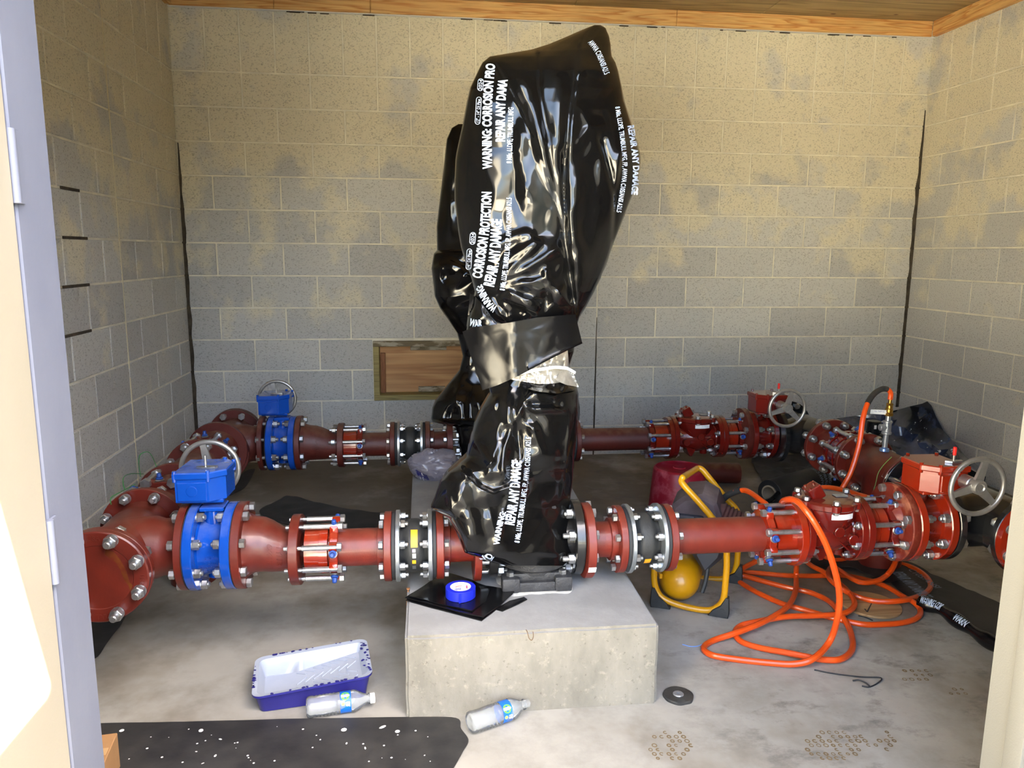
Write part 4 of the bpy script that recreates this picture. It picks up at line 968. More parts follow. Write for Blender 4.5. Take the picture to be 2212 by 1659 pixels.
F1 = [('poly', [(1050, 122), (1100, 112), (1160, 104), (1290, 45), (1268, 82), (1255, 105), (1250, 140), (1240, 200), (1228, 300), (1220, 400), (1222, 500), (1205, 450), (1178, 370), (1150, 300), (1122, 238), (1090, 178), (1066, 135)], .022, 26),
 ('ridge', [(1162, 108), (1163, 190), (1180, 290), (1205, 430), (1225, 540), (1235, 640)], -.016, 9, 1), ('soft', [(1120, 150), (1150, 230), (1190, 380)], .008, 14), ('soft', [(1205, 120), (1200, 240), (1212, 360)], .010, 16),
 ('step', [(1248, 690), (1228, 540), (1220, 400), (1232, 250), (1250, 110)], .024, 26, 1), ('ridge', [(1218, 330), (1222, 460), (1236, 600), (1246, 690)], -.02, 7, 1),
 ('ridge', [(1243, 172), (1262, 147), (1290, 150), (1316, 168)], .010, 12), ('ridge', [(1248, 220), (1274, 272), (1262, 290), (1236, 330)], .010, 11), ('ridge', [(1300, 300), (1322, 380), (1330, 430), (1324, 532)], -.022, 6, 1), ('step', [(1345, 330), (1328, 420), (1322, 535)], .02, 18, 1),
 ('soft', [(1245, 350), (1240, 480), (1262, 620)], .014, 20), ('ridge', [(1280, 250), (1300, 340), (1290, 460), (1268, 600)], .008, 18),
 ('soft', [(1128, 255), (1130, 340), (1138, 440)], .010, 16), ('ridge', [(1098, 240), (1108, 330), (1112, 420), (1140, 500)], -.006, 10), ('ridge', [(1130, 398), (1138, 412), (1132, 428)], .005, 4), ('ridge', [(1120, 330), (1113, 322), (1108, 312)], .006, 4),
 ('ridge', [(1150, 300), (1182, 385), (1215, 470), (1230, 560)], .012, 6, 1),
 # fan of folds above the waist
 ('ridge', [(1048, 606), (1110, 552), (1150, 524), (1160, 514)], .018, 9), ('ridge', [(1160, 512), (1166, 526), (1130, 556), (1070, 600)], .014, 7), ('soft', [(1040, 545), (1110, 515), (1160, 500)], .012, 12), ('ridge', [(1058, 616), (1130, 585), (1200, 540), (1218, 532)], .022, 10), ('ridge', [(1062, 620), (1150, 610), (1180, 598), (1176, 575)], .018, 9),
 ('ridge', [(1070, 618), (1120, 640), (1174, 650)], .016, 8), ('poly', [(1074, 642), (1098, 622), (1135, 636), (1174, 648), (1170, 668), (1160, 685), (1120, 668)], .020, 14), ('ridge', [(1176, 600), (1182, 640), (1176, 690)], -.012, 8), ('ridge', [(1186, 602), (1215, 640), (1236, 664), (1246, 650)], .016, 8), ('ridge', [(1180, 560), (1182, 620), (1228, 690)], .012, 12),
 ('ridge', [(1072, 645), (1098, 672), (1105, 694)], .016, 6), ('ridge', [(1004, 560), (1030, 620), (1064, 650), (1090, 690)], .018, 8, 1), ('soft', [(1125, 690), (1135, 682), (1145, 690)], .012, 8), ('ridge', [(1040, 660), (1070, 690), (1100, 700)], -.02, 9),
 ('soft', [(1016, 640), (1020, 680), (1040, 700)], .016, 10), ('ridge', [(1012, 640), (1030, 655), (1060, 700)], .012, 6),
 # below the waist
 ('ridge', [(1090, 838), (1056, 885), (1030, 920), (1017, 942)], .018, 8), ('ridge', [(1015, 934), (1030, 960), (1058, 1000), (1062, 1008)], .024, 9), ('ridge', [(1072, 860), (1068, 885), (1078, 915), (1062, 1000)], .014, 8), ('ridge', [(1084, 935), (1066, 985), (1050, 1040)], .012, 7),
 ('ridge', [(1138, 828), (1128, 880), (1106, 926), (1092, 960), (1086, 1002), (1092, 1030), (1068, 1062)], .022, 9), ('soft', [(1096, 850), (1098, 900), (1100, 925)], .014, 13), ('ridge', [(1112, 900), (1118, 950), (1124, 990), (1120, 1010)], -.024, 7), ('ridge', [(1112, 912), (1116, 962), (1122, 990)], .012, 4),
 ('ridge', [(1135, 850), (1122, 890), (1134, 915), (1150, 926), (1172, 926)], .016, 8), ('soft', [(1130, 940), (1126, 1020), (1112, 1120)], .014, 13), ('poly', [(1126, 866), (1142, 838), (1180, 842), (1203, 852), (1204, 868), (1188, 872), (1140, 874)], .022, 12), ('poly', [(1128, 872), (1190, 873), (1222, 882), (1222, 892), (1158, 896), (1142, 890)], .026, 9),
 ('ridge', [(1144, 842), (1180, 846), (1206, 860), (1200, 872), (1150, 870)], .014, 4), ('ridge', [(1150, 860), (1182, 862), (1200, 866)], -.014, 5), ('soft', [(1215, 860), (1226, 920), (1222, 1060)], .010, 12), ('ridge', [(1233, 870), (1228, 960), (1206, 1100)], .008, 10), ('step', [(1206, 1112), (1222, 1000), (1234, 880)], .012, 12),
 ('step', [(990, 1000), (1006, 1018), (1040, 1052), (1066, 1062), (1112, 1042)], .028, 34, 1), ('ridge', [(988, 1004), (1000, 1020), (1016, 1036)], .014, 6), ('ridge', [(1046, 1066), (1058, 1110), (1074, 1180)], .012, 9), ('ridge', [(962, 1024), (970, 1080), (992, 1150), (1004, 1192)], .016, 12, 1), ('soft', [(985, 1030), (1010, 1110), (1030, 1190)], .018, 22),
 ('ridge', [(1074, 1060), (1100, 1070), (1114, 1045)], -.010, 8), ('ridge', [(1076, 1178), (1086, 1120), (1110, 1040), (1120, 1000)], .014, 7, 1), ('ridge', [(1226, 1100), (1234, 1140), (1218, 1190)], .016, 8), ('ridge', [(1160, 1060), (1180, 1130), (1215, 1180)], .008, 14)]
K1 = [(1040, 1262, 500, 705, .011, 1.5, (1050, 622)), (1000, 1262, 520, 705, .004, 44, .4), (1005, 1262, 815, 1100, .013, 2.2, (1130, 740)), (1010, 1245, 850, 1060, .005, 50, 1.1), (985, 1380, 100, 540, .006, 92, .15), (935, 1245, 1010, 1222, .006, 66, .5)]
film1 = Film(T1, F1, K1, 3); film1.prep(); film1.grid()
cov = film1.build('plastic_cover', M_FILM, 210, 480)
tag(cov, 'tall glossy black film wrapping over the near pump, printed with pale warning text', 'plastic wrapping')
yb = YR
T2 = [(268, 990, 1150, yb, yb, .02, 2), (276, 976, 1200, yb, yb, .06, 2), (300, 965, 1240, yb, yb, .1, 2), (380, 956, 1270, yb, yb, .14, 2), (430, 950, 1280, yb, yb, .14, 2), (490, 943, 1280, yb, yb, .14, 2), (540, 944, 1270, yb, yb, .14, 2), (548, 937, 1266, yb-.04, yb, .12, 2), (580, 932, 1255, yb-.06, yb, .12, 2), (640, 939, 1240, yb-.06, yb, .12, 2), (665, 950, 1230, yb-.05, yb, .1, 2), (690, 968, 1225, yb, yb, .1, 2), (720, 988, 1215, yb, yb, .09, 2),
 (770, 1000, 1210, yb, yb, .08, 2), (800, 992, 1225, yb, yb, .09, 2), (830, 968, 1240, yb, yb, .10, 2), (865, 940, 1251, yb-.02, yb, .12, 2), (880, 934, 1253, yb-.03, yb, .12, 2), (905, 931, 1252, yb-.06, yb, .12, 2), (912, 935, 1250, yb-.10, yb, .11, 2), (922, 985, 1245, yb-.08, yb, .12, 2), (960, 992, 1243, yb-.1, yb, .12, 2), (1012, 1000, 1240, yb-.1, yb, .1, 2)]
F2 = [('step', [(1010, 720), (985, 690), (945, 640), (935, 575), (950, 570), (968, 560), (1010, 580), (1040, 600)], .03, 22, 1), ('ridge', [(962, 572), (985, 590), (1010, 600)], .02, 6), ('ridge', [(944, 548), (950, 575), (946, 615), (960, 600)], .016, 7), ('ridge', [(950, 560), (962, 540), (980, 540)], .01, 6), ('soft', [(975, 300), (968, 400), (965, 520)], .012, 10),
 ('ridge', [(935, 868), (960, 872), (990, 845), (1010, 830)], .022, 8), ('ridge', [(938, 908), (960, 880), (1000, 860)], .014, 8), ('ridge', [(1000, 800), (985, 850), (990, 900)], .02, 9), ('ridge', [(1010, 860), (1005, 900), (1015, 925)], .016, 8), ('ridge', [(1020, 860), (1040, 880), (1030, 910)], .016, 8), ('ridge', [(1004, 720), (1008, 770), (1014, 800)], .014, 8)]
film2 = Film(T2, F2, [(925, 1260, 270, 1010, .012, 70, .3), (925, 1260, 540, 720, .01, 40, 1.0), (925, 1260, 830, 1010, .016, 2.2, (1030, 770))], 9); film2.prep(); film2.grid(915, 1300, 250, 1030, 3)
cov2 = film2.build('plastic_cover', M_FILM, 110, 260)
tag(cov2, 'black film wrapping over the far pump, showing left of and behind the near one', 'plastic wrapping')

def patch(name, top, bot, Yf, mt, parent=None, nu=60, nv=24, th=.002, ang=35, key=None):
    def along(P, t):
        L = [0]
        for a, b in zip(P, P[1:]): L.append(L[-1]+math.hypot(b[0]-a[0], b[1]-a[1]))
        q = t*L[-1]
        for i in range(len(P)-1):
            if q <= L[i+1] or i == len(P)-2:
                u = (q-L[i])/(L[i+1]-L[i] or 1); return P[i][0]+(P[i+1][0]-P[i][0])*u, P[i][1]+(P[i+1][1]-P[i][1])*u
    fr = []; k = nu+1
    for j in range(nv+1):
        for i in range(nu+1):
            a = along(top, i/nu); b = along(bot, i/nu); t = j/nv; px = a[0]+(b[0]-a[0])*t; py = a[1]+(b[1]-a[1])*t
            fr.append(atY(px, py, Yf(px, py, i/nu, t)))
    bk_ = [v+Vector((0, th, 0)) for v in fr]; n = len(fr); fs = []
    for j in range(nv):
        for i in range(nu):
            a = j*k+i; fs.append((a, a+1, a+k+1, a+k)); fs.append((n+a, n+a+k, n+a+k+1, n+a+1))
    rim = [i for i in range(k)]+[j*k+nu for j in range(1, nv+1)]+[nv*k+i for i in range(nu-1, -1, -1)]+[j*k for j in range(nv-1, 0, -1)]
    for a, b in zip(rim, rim[1:]+rim[:1]): fs.append((a, b, n+b, n+a))
    m = MB(); m.add(fr+bk_, fs); return m.obj(name, mt, parent, ang)
def bandY(px, py, u, v):
    c = (px-1128)/135; base = -2.56-.158*math.sqrt(max(0, 1-c*c*.80)); n = noise.noise(Vector((px/55, py/55, 2)))
    dd = noise.voronoi(Vector((px/60+.3*n, py/45, 1)))[0]
    return base-.010*math.exp(-((px-1108-(py-700)*.05)/20)**2)-.006*n-.006*min(.4, dd[1]-dd[0])-.008*math.exp(-abs(v-.97)/.06)*(u > .45)
band = patch('film_band', [(999, 717), (1024, 706), (1062, 702), (1100, 697), (1160, 686), (1243, 679)], [(1042, 843), (1075, 832), (1120, 812), (1190, 775), (1230, 755), (1258, 742)], bandY, M_FILMD, cov, 80, 30)
patch('film_flap', [(1016, 634), (1026, 640), (1045, 660)], [(1008, 705), (1040, 712), (1075, 704)], lambda px, py, u, v: film1.front(px, py)-.012-.008*math.sin(u*PI), M_FILM, cov, 20, 20)
M_TAPE = mat('silver_tape', (206, 202, 192), .28, .55, col2=(170, 164, 150), nscale=16, bump=.5, bscale=18)
def tapeY(px, py, u, v): return film1.front(px, py)-.012-.010*abs(noise.noise(Vector((px/16, py/9, 5))))-.006*abs(noise.noise(Vector((px/6, py/16, 1))))
tp = patch('silver_tape', [(1108, 816), (1160, 788), (1226, 752)], [(1104, 820), (1165, 830), (1232, 826)], tapeY, M_TAPE, cov, 60, 30)
patch('silver_tape', [(1222, 775), (1228, 792), (1236, 800)], [(1200, 822), (1225, 832), (1250, 836)], lambda px, py, u, v: tapeY(px, py, u, v)-.012, M_TAPE, cov, 30, 20)
patch('white_strap', [(1112, 806), (1150, 797), (1200, 790), (1226, 792), (1244, 803)], [(1116, 812), (1150, 804), (1200, 796), (1224, 799), (1242, 808)], lambda px, py, u, v: film1.front(px, py)-.036, M_WHITE, cov, 40, 3)
patch('film_frill', [(1126, 824), (1160, 832), (1200, 828), (1230, 822)], [(1130, 838), (1165, 846), (1205, 850), (1248, 842)], lambda px, py, u, v: film1.front(px, py)-.016-.012*noise.noise(Vector((px/14, py/16, 8)))-.014*v, M_FILM, cov, 50, 14)

# printed warning text lying on the film
def film_text(body, path, h, parent, side=-1, bold=.042, film=film1, off=.0022, yfn=None, grid=.25, mt=None):
    P = catmull([(x, y, 0) for x, y in path], 12); L = [0]
    for a, b in zip(P, P[1:]): L.append(L[-1]+(b-a).length)
    m = MB(); hh = h if callable(h) else (lambda u: h)
    def fn(u, v_, w_):
        q = max(0, min(1, u))*L[-1]; i = 0
        while i < len(P)-2 and L[i+1] < q: i += 1
        t = (q-L[i])/(L[i+1]-L[i]); p = P[i].lerp(P[i+1], t); d = (P[i+1]-P[i]).normalized(); nrm = Vector((d.y, -d.x, 0))*(-side)
        # text up = left of the reading direction on the page
        p = p+nrm*(v_*hh(u)); Y = (yfn or film.front)(p.x, p.y)
        return atY(p.x, p.y, Y-off)
    put_text(m, body, fn, bold, 0, grid); return m.obj('printed_text', mt or M_PRINT, parent, None)
def badge(body, c, ln, wd, tilt, parent):
    dx, dy = math.sin(tilt), -math.cos(tilt); p0 = (c[0]-dx*ln*.42+wd*.28*math.cos(tilt), c[1]-dy*ln*.42+wd*.28*math.sin(tilt)); p1 = (c[0]+dx*ln*.42+wd*.28*math.cos(tilt), c[1]+dy*ln*.42+wd*.28*math.sin(tilt))
    film_text(body, [p0, p1], wd*.56, parent, -1, .015)
    pts = []; a = ln/2-wd/2
    for k in range(12): q = -PI/2+PI*k/11; pts.append((a+wd/2*math.cos(q), wd/2*math.sin(q)))
    for k in range(12): q = PI/2+PI*k/11; pts.append((-a+wd/2*math.cos(q), wd/2*math.sin(q)))
    W = [(c[0]+u*dx+v_*dy, c[1]+u*dy-v_*dx) for u, v_ in pts]; W2 = [(c[0]+u*dx*(1-2.2/ln)+v_*dy*(1-2.6/wd), c[1]+u*dy*(1-2.2/ln)-v_*dx*(1-2.6/wd)) for u, v_ in pts]
    Wd = []; Wd2 = []; n = len(W)
    for i in range(n):
        for k in range(6):
            t = k/6; f = lambda A: (A[i][0]+(A[(i+1) % n][0]-A[i][0])*t, A[i][1]+(A[(i+1) % n][1]-A[i][1])*t); Wd.append(f(W)); Wd2.append(f(W2))
    n = len(Wd); vs = [atY(x, y, film1.front(x, y)-.0024) for x, y in Wd+Wd2]
    MB().add(vs, [(i, (i+1) % n, n+(i+1) % n, n+i) for i in range(n)]).obj('printed_outline', M_PRINT, parent, None)
film_text('WARNING: CORROSION PRO', [(1062, 365), (1061, 290), (1063, 210), (1069, 138)], 19, cov)
film_text('REPAIR ANY DAMA', [(1090, 306), (1090, 250), (1092, 205), (1096, 172)], 19, cov)
film_text('8 Mils, LLDPE, TRUMBULL MFG', [(1105, 353), (1107, 300), (1109, 232)], 11, cov, bold=.022)
film_text('CORROSION PROTECTION', [(1040, 602), (1050, 540), (1058, 480), (1061, 415)], 20, cov)
film_text('WARNING:', [(1075, 664), (1058, 648), (1040, 614)], 15, cov)
film_text('REPAIR ANY DAMAGE', [(1066, 620), (1078, 560), (1084, 474)], lambda u: 22, cov)
film_text('8 Mils, LLDPE, TRUMBULL MFG, FP, AWWA C105/ANSI A21.5', [(1090, 628), (1098, 570), (1104, 500), (1105, 427)], 11, cov, bold=.022)
badge('2024', (1038, 183), 27, 13, .08, cov); badge('12" - 14" DI Pipe', (1033, 239), 60, 12, .06, cov); badge('2024', (1021, 515), 27, 13, .08, cov); badge('14" DI Pipe', (1013, 560), 46, 12, .06, cov)
film_text('8 Mils, LLDPE, TRUMBULL MFG, FP, AWWA C105/ANSI A21.5', [(1329, 231), (1340, 300), (1345, 370), (1332, 458)], 10, cov, bold=.022)
film_text('REPAIR ANY DAMAGE', [(1356, 272), (1364, 320), (1368, 370), (1364, 420)], 13, cov)
film_text('AWWA C105/ANSI A21.5', [(1270, 92), (1288, 118), (1306, 162)], 12, cov, bold=.022)
film_text('REPAIR ANY DAMAGE', [(1110, 1135), (1120, 1070), (1126, 995)], 20, cov)
film_text('8 Mils, LLDPE, TRUMBULL MFG, FP, AWWA C105/ANSI A21.5', [(1122, 1173), (1134, 1090), (1144, 1010), (1147, 944)], 11, cov, bold=.022)
film_text('WARNING:', [(1078, 1178), (1084, 1140), (1093, 1106)], 12, cov)
film_text('WAR', [(1012, 702), (1026, 706), (1042, 706)], 15, cov, yfn=lambda x, y: film1.front(x, y)-.024)
film_text('NOI', [(1042, 1214), (1052, 1206), (1062, 1212)], 10, cov)
# white grout powder spilled round the near foot
def splat(name, pts, z, th, mt, label, cat, rough=.3, grid=.02, kind=None, parent=None, nz=.0):
    P = catmull([(x, y, 0) for x, y in pts], 6, True)
    co = [Vector((p.x, p.y)) for p in P]; n = len(co)
    xs = [c.x for c in co]; ys_ = [c.y for c in co]; poly = [(c.x, c.y) for c in co]; pt = list(co)
    x = min(xs)+grid/2
    while x < max(xs):
        y = min(ys_)+grid/2
        while y < max(ys_):
            jx, jy = x+random.uniform(-.3, .3)*grid, y+random.uniform(-.3, .3)*grid
            if in_poly(jx, jy, poly) and min((Vector((jx, jy))-c).length for c in co) > grid*.4: pt.append(Vector((jx, jy)))
            y += grid
        x += grid
    r = geometry.delaunay_2d_cdt(pt, [(i, (i+1) % n) for i in range(n)], [list(range(n))], 1, 1e-6)
    vs, fs = r[0], r[2]
    zf = z if callable(z) else (lambda x, y: z)
    m = MB(); top = [(v.x, v.y, zf(v.x, v.y)+th) for v in vs]; bot = [(v.x, v.y, zf(v.x, v.y)) for v in vs]; k = len(vs)
    m.add(top+bot, [tuple(f) for f in fs]+[tuple(i+k for i in reversed(f)) for f in fs]+[(i, (i+1) % n, k+(i+1) % n, k+i) for i in range(n)])
    o = m.obj(name, mt, parent, 50)
    if label: tag(o, label, cat, kind=kind)
    elif kind: o['kind'] = kind
    return o
M_GROUT = mat('grout_powder', (222, 220, 214), .95, col2=(196, 192, 184), nscale=40, bump=.6, bscale=120)
pts = []
for i in range(28):
    a = 2*PI*i/28; sx = .125; sy = .13; s_ = 1+.10*noise.noise(Vector((math.cos(a)*2, math.sin(a)*2, 4)))+random.uniform(-.05, .05)
    c, s2 = math.cos(a), math.sin(a); q = max(abs(c), abs(s2)); pts.append((1.852+sx*c/q**.7*s_, -2.56+sy*s2/q**.7*s_))
splat('grout_powder', pts, .2602, .0012, M_GROUT, 'thin white grout powder spilled around the near pump foot', 'powder', kind='stuff')
# ------------------------------------------------------------------ loose things
# riser with brass couplings on the middle right tee
t = thing('gauge_riser', 'thin galvanized riser with brass coupling standing on the middle right tee', 'pipe fitting', tuple(atY(1910, 975, -1.97)))
b = Vector(t.location)
def rz_(py): return atY(1912, py, -1.97).z-b.z
m = MB(); m.lathe([(0, .0), (0, .019), (.004, .021), (.014, .019), (.016, .012), (.02, .012)], 20, 0, Matrix.Rotation(-PI/2, 4, 'Y')); m.obj('reducing_bushing', mat('blue_tinted_zinc', (120, 150, 200), .3, .7), t)
m = MB(); m.rod((0, 0, .01), (0.002, 0, rz_(930)), .0115, 16); m.obj('nipple', M_GALV, t)
z1, z2 = rz_(936), rz_(910)
m = MB(); m.rod((.003, 0, z1-.002), (.003, 0, z2), .017, 20, ch=.002); m.rod((.003, 0, z1-.004), (.003, 0, z1+.008), .020, 20, ch=.002); m.rod((.003, 0, z2-.008), (.003, 0, z2+.002), .020, 20, ch=.002); m.rod((.003, 0, (z1+z2)/2), (-.032, 0, (z1+z2)/2), .0145, 16, ch=.002); m.obj('pipe_tee_fitting', M_GALV, t)
m = MB(); m.rod((.004, 0, z2), (.005, 0, rz_(896)), .011, 16); m.obj('nipple', M_GALV, t)
z3 = rz_(898)
m = MB(); m.prism(hexpoly(.034), z3, z3+.014, 0, Matrix.Translation((.005, 0, 0)), .002); m.rod((.005, 0, z3+.014), (.005, 0, z3+.034), .016, 20, ch=.003); m.rod((.006, 0, z3+.030), (.006, 0, z3+.048), .0135, 18, ch=.002); m.prism(hexpoly(.026), z3+.048, z3+.056, 0, Matrix.Translation((.006, 0, 0)), .001); m.rod((.006, 0, z3+.056), (.006, 0, z3+.074), .0075, 12); m.obj('brass_coupling', M_BRASS, t)
tagp = MB().box((-.045, -.004, z3+.018), (.078, .002, .020), .0005, rot=Matrix.Rotation(math.radians(4), 3, 'Y')); tg = tagp.obj('white_tag', M_WHITE, t)
m = MB()
def fn(u, v_, w_): return (-.066+.045*u, -.0055, z3+.019+v_*.007-.045*u*.07)
put_text(m, '12L TAPV II', fn, .0, 0); m.obj('handwritten_text', mat('blue_ink', (60, 80, 150), .6), tg, None)
top = b+Vector((.006, 0, z3+.072))

# orange air hose: one long run over the floor, over the near coupling and up to the riser
def W(px, py, z=.011): return atZ(px, py, z)
def A(px, py, y): return atY(px, py, y)
hose = [A(1586, 1062, -2.16), A(1612, 1060, -2.2), A(1640, 1078, -2.3), A(1662, 1100, -2.36), A(1672, 1150, -2.38), A(1650, 1200, -2.30), W(1600, 1232, .03), W(1640, 1238), W(1700, 1243), W(1760, 1244), W(1820, 1243), W(1880, 1255), W(1920, 1270), W(1950, 1288), W(1975, 1302, .02), W(1988, 1318), W(1982, 1334), W(1950, 1345), W(1900, 1349), W(1860, 1348), W(1800, 1335), W(1740, 1318), W(1690, 1304), W(1640, 1282), W(1605, 1262), W(1590, 1248), W(1605, 1244), W(1650, 1256), W(1700, 1269), W(1750, 1280), W(1790, 1298), W(1812, 1322, .025), W(1832, 1352), W(1842, 1385), W(1838, 1408), W(1815, 1424, .016), W(1780, 1425, .014), W(1740, 1418, .02), W(1700, 1410, .02), W(1640, 1399), W(1602, 1386), W(1588, 1368), W(1600, 1352, .014), W(1640, 1342, .03), W(1700, 1332, .03), W(1760, 1330, .03), W(1800, 1328, .03), W(1830, 1322, .03), W(1846, 1306, .03), W(1838, 1285, .03), W(1815, 1262, .03), W(1780, 1236, .03), W(1750, 1220, .03), W(1735, 1200, .02), W(1760, 1196, .02), W(1800, 1210), W(1860, 1206), W(1930, 1214), W(1975, 1228), W(2003, 1248), W(2010, 1268), W(1992, 1285), W(1950, 1297, .03), W(1895, 1299, .02), W(1850, 1288, .02), W(1812, 1268, .05), W(1790, 1245, .05), W(1800, 1225, .02), W(1850, 1255, .04), W(1890, 1256, .04), W(1920, 1238, .06), A(1936, 1205, -2.30), A(1930, 1150, -2.34), A(1900, 1090, -2.36), A(1850, 1068, -2.38), A(1800, 1055, -2.40), A(1765, 1057, -2.40), A(1738, 1078, -2.36), A(1728, 1120, -2.33), A(1722, 1180, -2.32), W(1720, 1236, .06), W(1718, 1279, .03), W(1698, 1313, .035), W(1650, 1343, .04), W(1596, 1365, .03), W(1540, 1384), W(1520, 1400), W(1538, 1415), W(1589, 1424), W(1664, 1432), W(1718, 1434, .02), W(1758, 1422, .04), A(1793, 1384, -2.74), A(1810, 1330, -2.76), A(1813, 1282, -2.77), A(1803, 1231, -2.775), A(1786, 1180, -2.775), A(1766, 1140, -2.77), A(1745, 1108, -2.75), A(1722, 1083, -2.70), A(1700, 1079, -2.62), A(1688, 1090, -2.52), A(1690, 1130, -2.42), A(1740, 1180, -2.25), A(1790, 1150, -2.15), A(1800, 1095, -2.12), A(1815, 1062, -2.10), A(1838, 1020, -2.10), A(1856, 960, -2.08), A(1864, 905, -2.05), A(1874, 872, -2.02), A(1888, 851, -1.99), A(1904, 841, -1.97), A(1917, 841, -1.97), A(1924, 849, -1.97), top]
H = catmull(hose, 7)
m = MB(); m.tube(H, .0108, 10); h = m.obj('air_hose', M_HOSE); tag(h, 'orange rubber air hose lying in loops on the floor and running up to the riser', 'hose')
n0 = len(H); k0 = [i for i, p in enumerate(H) if (p-A(1874, 872, -2.02)).length < .006][0]; k1 = [i for i, p in enumerate(H) if (p-A(1917, 841, -1.97)).length < .006][0]
MB().tube(H[k0:k1+2], .0122, 12).obj('black_sleeve', M_RUB, h)
# black fabric sleeve and coupler at the compressor end
cp = [A(1552, 1088, -2.12), A(1562, 1078, -2.12), A(1575, 1068, -2.14), A(1600, 1058, -2.18)]
MB().tube(catmull(cp, 8), .0135, 12).obj('black_sleeve', M_RUB, h)
m = MB(); d = (cp[0]-cp[1]).normalized(); m.rod(cp[0], cp[0]+d*.03, .0105, 12, ch=.002); m.rod(cp[0]+d*.03, cp[0]+d*.045, .014, 6, ch=.001); m.obj('quick_coupler', M_BOLT, h)
MB().rod(cp[0]+d*.045, cp[0]+d*.075, .012, 12, ch=.003).obj('brass_socket', M_BRASS, h)
hose_end = cp[0]+d*.075

# portable compressor with yellow tube frame
F0 = Vector((2.382, -2.290, 0)); F1_ = Vector((2.612, -2.400, 0)); ud = (F1_-F0).normalized(); nd_ = Vector((-ud.y, ud.x, 0)); SEP = .335
def fp(px, py, off=0): return atP(px, py, F0+nd_*off, nd_)
t = thing('air_compressor', 'portable air compressor in a yellow tube frame with a yellow ball tank', 'compressor', tuple(F0))
I = Matrix.Translation(-Vector(t.location))
def L_(v): return Vector(v)-Vector(t.location)
base = F0.copy(); pf = []
fr = [fp(1446, 1130), fp(1420, 1190), fp(1413, 1235), fp(1416, 1268), fp(1432, 1292), fp(1470, 1308), fp(1520, 1318), fp(1545, 1314), fp(1562, 1296), fp(1567, 1260), fp(1570, 1210), fp(1566, 1170), fp(1545, 1128), fp(1510, 1085), fp(1480, 1052), fp(1472, 1040), fp(1474, 1032)]
r1 = catmull([L_(p) for p in fr], 6)
m = MB(); m.tube(r1, .0125, 12)
s2 = [fp(1506, 1012, SEP), fp(1516, 1014, SEP), fp(1535, 1036, SEP), fp(1566, 1074, SEP), fp(1590, 1100, SEP), fp(1597, 1125, SEP), fp(1594, 1190, SEP), fp(1590, 1225, SEP), fp(1582, 1243, SEP), fp(1564, 1250, SEP), fp(1530, 1250, SEP), fp(1490, 1245, SEP), fp(1468, 1230, SEP), fp(1462, 1180, SEP), fp(1470, 1120, SEP)]
m.tube(catmull([L_(p) for p in s2], 6), .0125, 12)
a, b_ = L_(fr[-1]), L_(s2[0]); m.tube([a, a.lerp(b_, .5), b_], .0125, 12)
a, b_ = L_(fr[0]), L_(s2[-1]); m.tube([a, a.lerp(b_, .5), b_], .011, 12)
m.sphere(L_(fr[-1]), .0128, 12, 8); m.sphere(L_(s2[0]), .0128, 12, 8)
m.obj('tube_frame', M_YEL, t)
tank = fp(1468, 1250, .115); m = MB(); m.lathe([(-.09, 0), (-.087, .025), (-.075, .05), (-.05, .07), (-.015, .0800), (.16, .0800), (.19, .07), (.22, .04), (.225, 0)], 40, 0, Matrix.Translation(L_(tank)) @ nd_.to_track_quat('X', 'Z').to_matrix().to_4x4()); m.obj('air_tank', M_YEL, t)
m = MB(); c = L_(fp(1414, 1262, .1)); m.box(L_(fp(1424, 1240, .06)), (.012, .05, .02), .002); m.obj('tank_bracket', M_YEL, t)
# rubber feet
for (px, py, of, sx) in ((1424, 1296, 0, -1), (1556, 1318, 0, 1), (1586, 1250, SEP, 1)):
    c = fp(px, py, of); m = MB(); R3 = Matrix.Rotation(math.atan2(ud.y, ud.x), 4, 'Z') @ Matrix.Scale(sx, 4, (1, 0, 0))
    pol = [(-.045, -.028), (.030, -.030), (.034, -.01), (.030, .05), (.018, .052), (.0, .02), (-.03, -.004)]
    M = Matrix.Translation(L_((c.x, c.y, .030))) @ R3 @ Matrix(((1, 0, 0, 0), (0, 0, 1, 0), (0, 1, 0, 0), (0, 0, 0, 1)))
    m.prism(pol, -.018, .018, 0, M, .004); m.rod(M @ Vector((.008, .0, -.02)), M @ Vector((.008, .0, .02)), .009, 12); m.obj('rubber_foot', M_RUB, t)
# housing: draped grey-brown cover, ribbed bellows head, dark lower body
M_HOUS = mat('compressor_housing', (88, 76, 78), .55, col2=(64, 54, 58), nscale=9, bump=.25, bscale=30, dust=((120, 110, 108), .5))
M_HOUSD = mat('compressor_dark_plastic', (40, 42, 50), .45, col2=(52, 54, 62), nscale=12)
M_BELL = mat('compressor_bellows', (74, 44, 44), .5, col2=(58, 34, 36), nscale=9, dust=((120, 96, 92), .4))
hq = Matrix.Rotation(math.atan2(ud.y, ud.x), 4, 'Z')
hc = fp(1520, 1110, .17)
m = MB(); M = Matrix.Translation(L_(hc)) @ hq
m.T = M; m.prism([(-.13, -.04), (-.115, .055), (-.07, .10), (.0, .112), (.055, .085), (.075, .03), (.07, -.07), (-.05, -.10), (-.11, -.08)], -.11, .11, 0, Matrix(((1, 0, 0, 0), (0, 0, 1, 0), (0, 1, 0, 0), (0, 0, 0, 1))), .018)
for i, v_ in enumerate(m.v): m.v[i] = v_+noise.noise_vector(v_*18)*.008
m.obj('housing', M_HOUS, t)
m = MB(); m.T = M; m.box((-.045, -.10, -.03), (.11, .06, .12), .012); m.box((-.10, -.112, .0), (.03, .02, .05), .004); m.rod((-.02, -.13, -.1), (-.02, -.13, .03), .006, 8); m.obj('side_panel', M_HOUSD, t)
m = MB(); prof = []
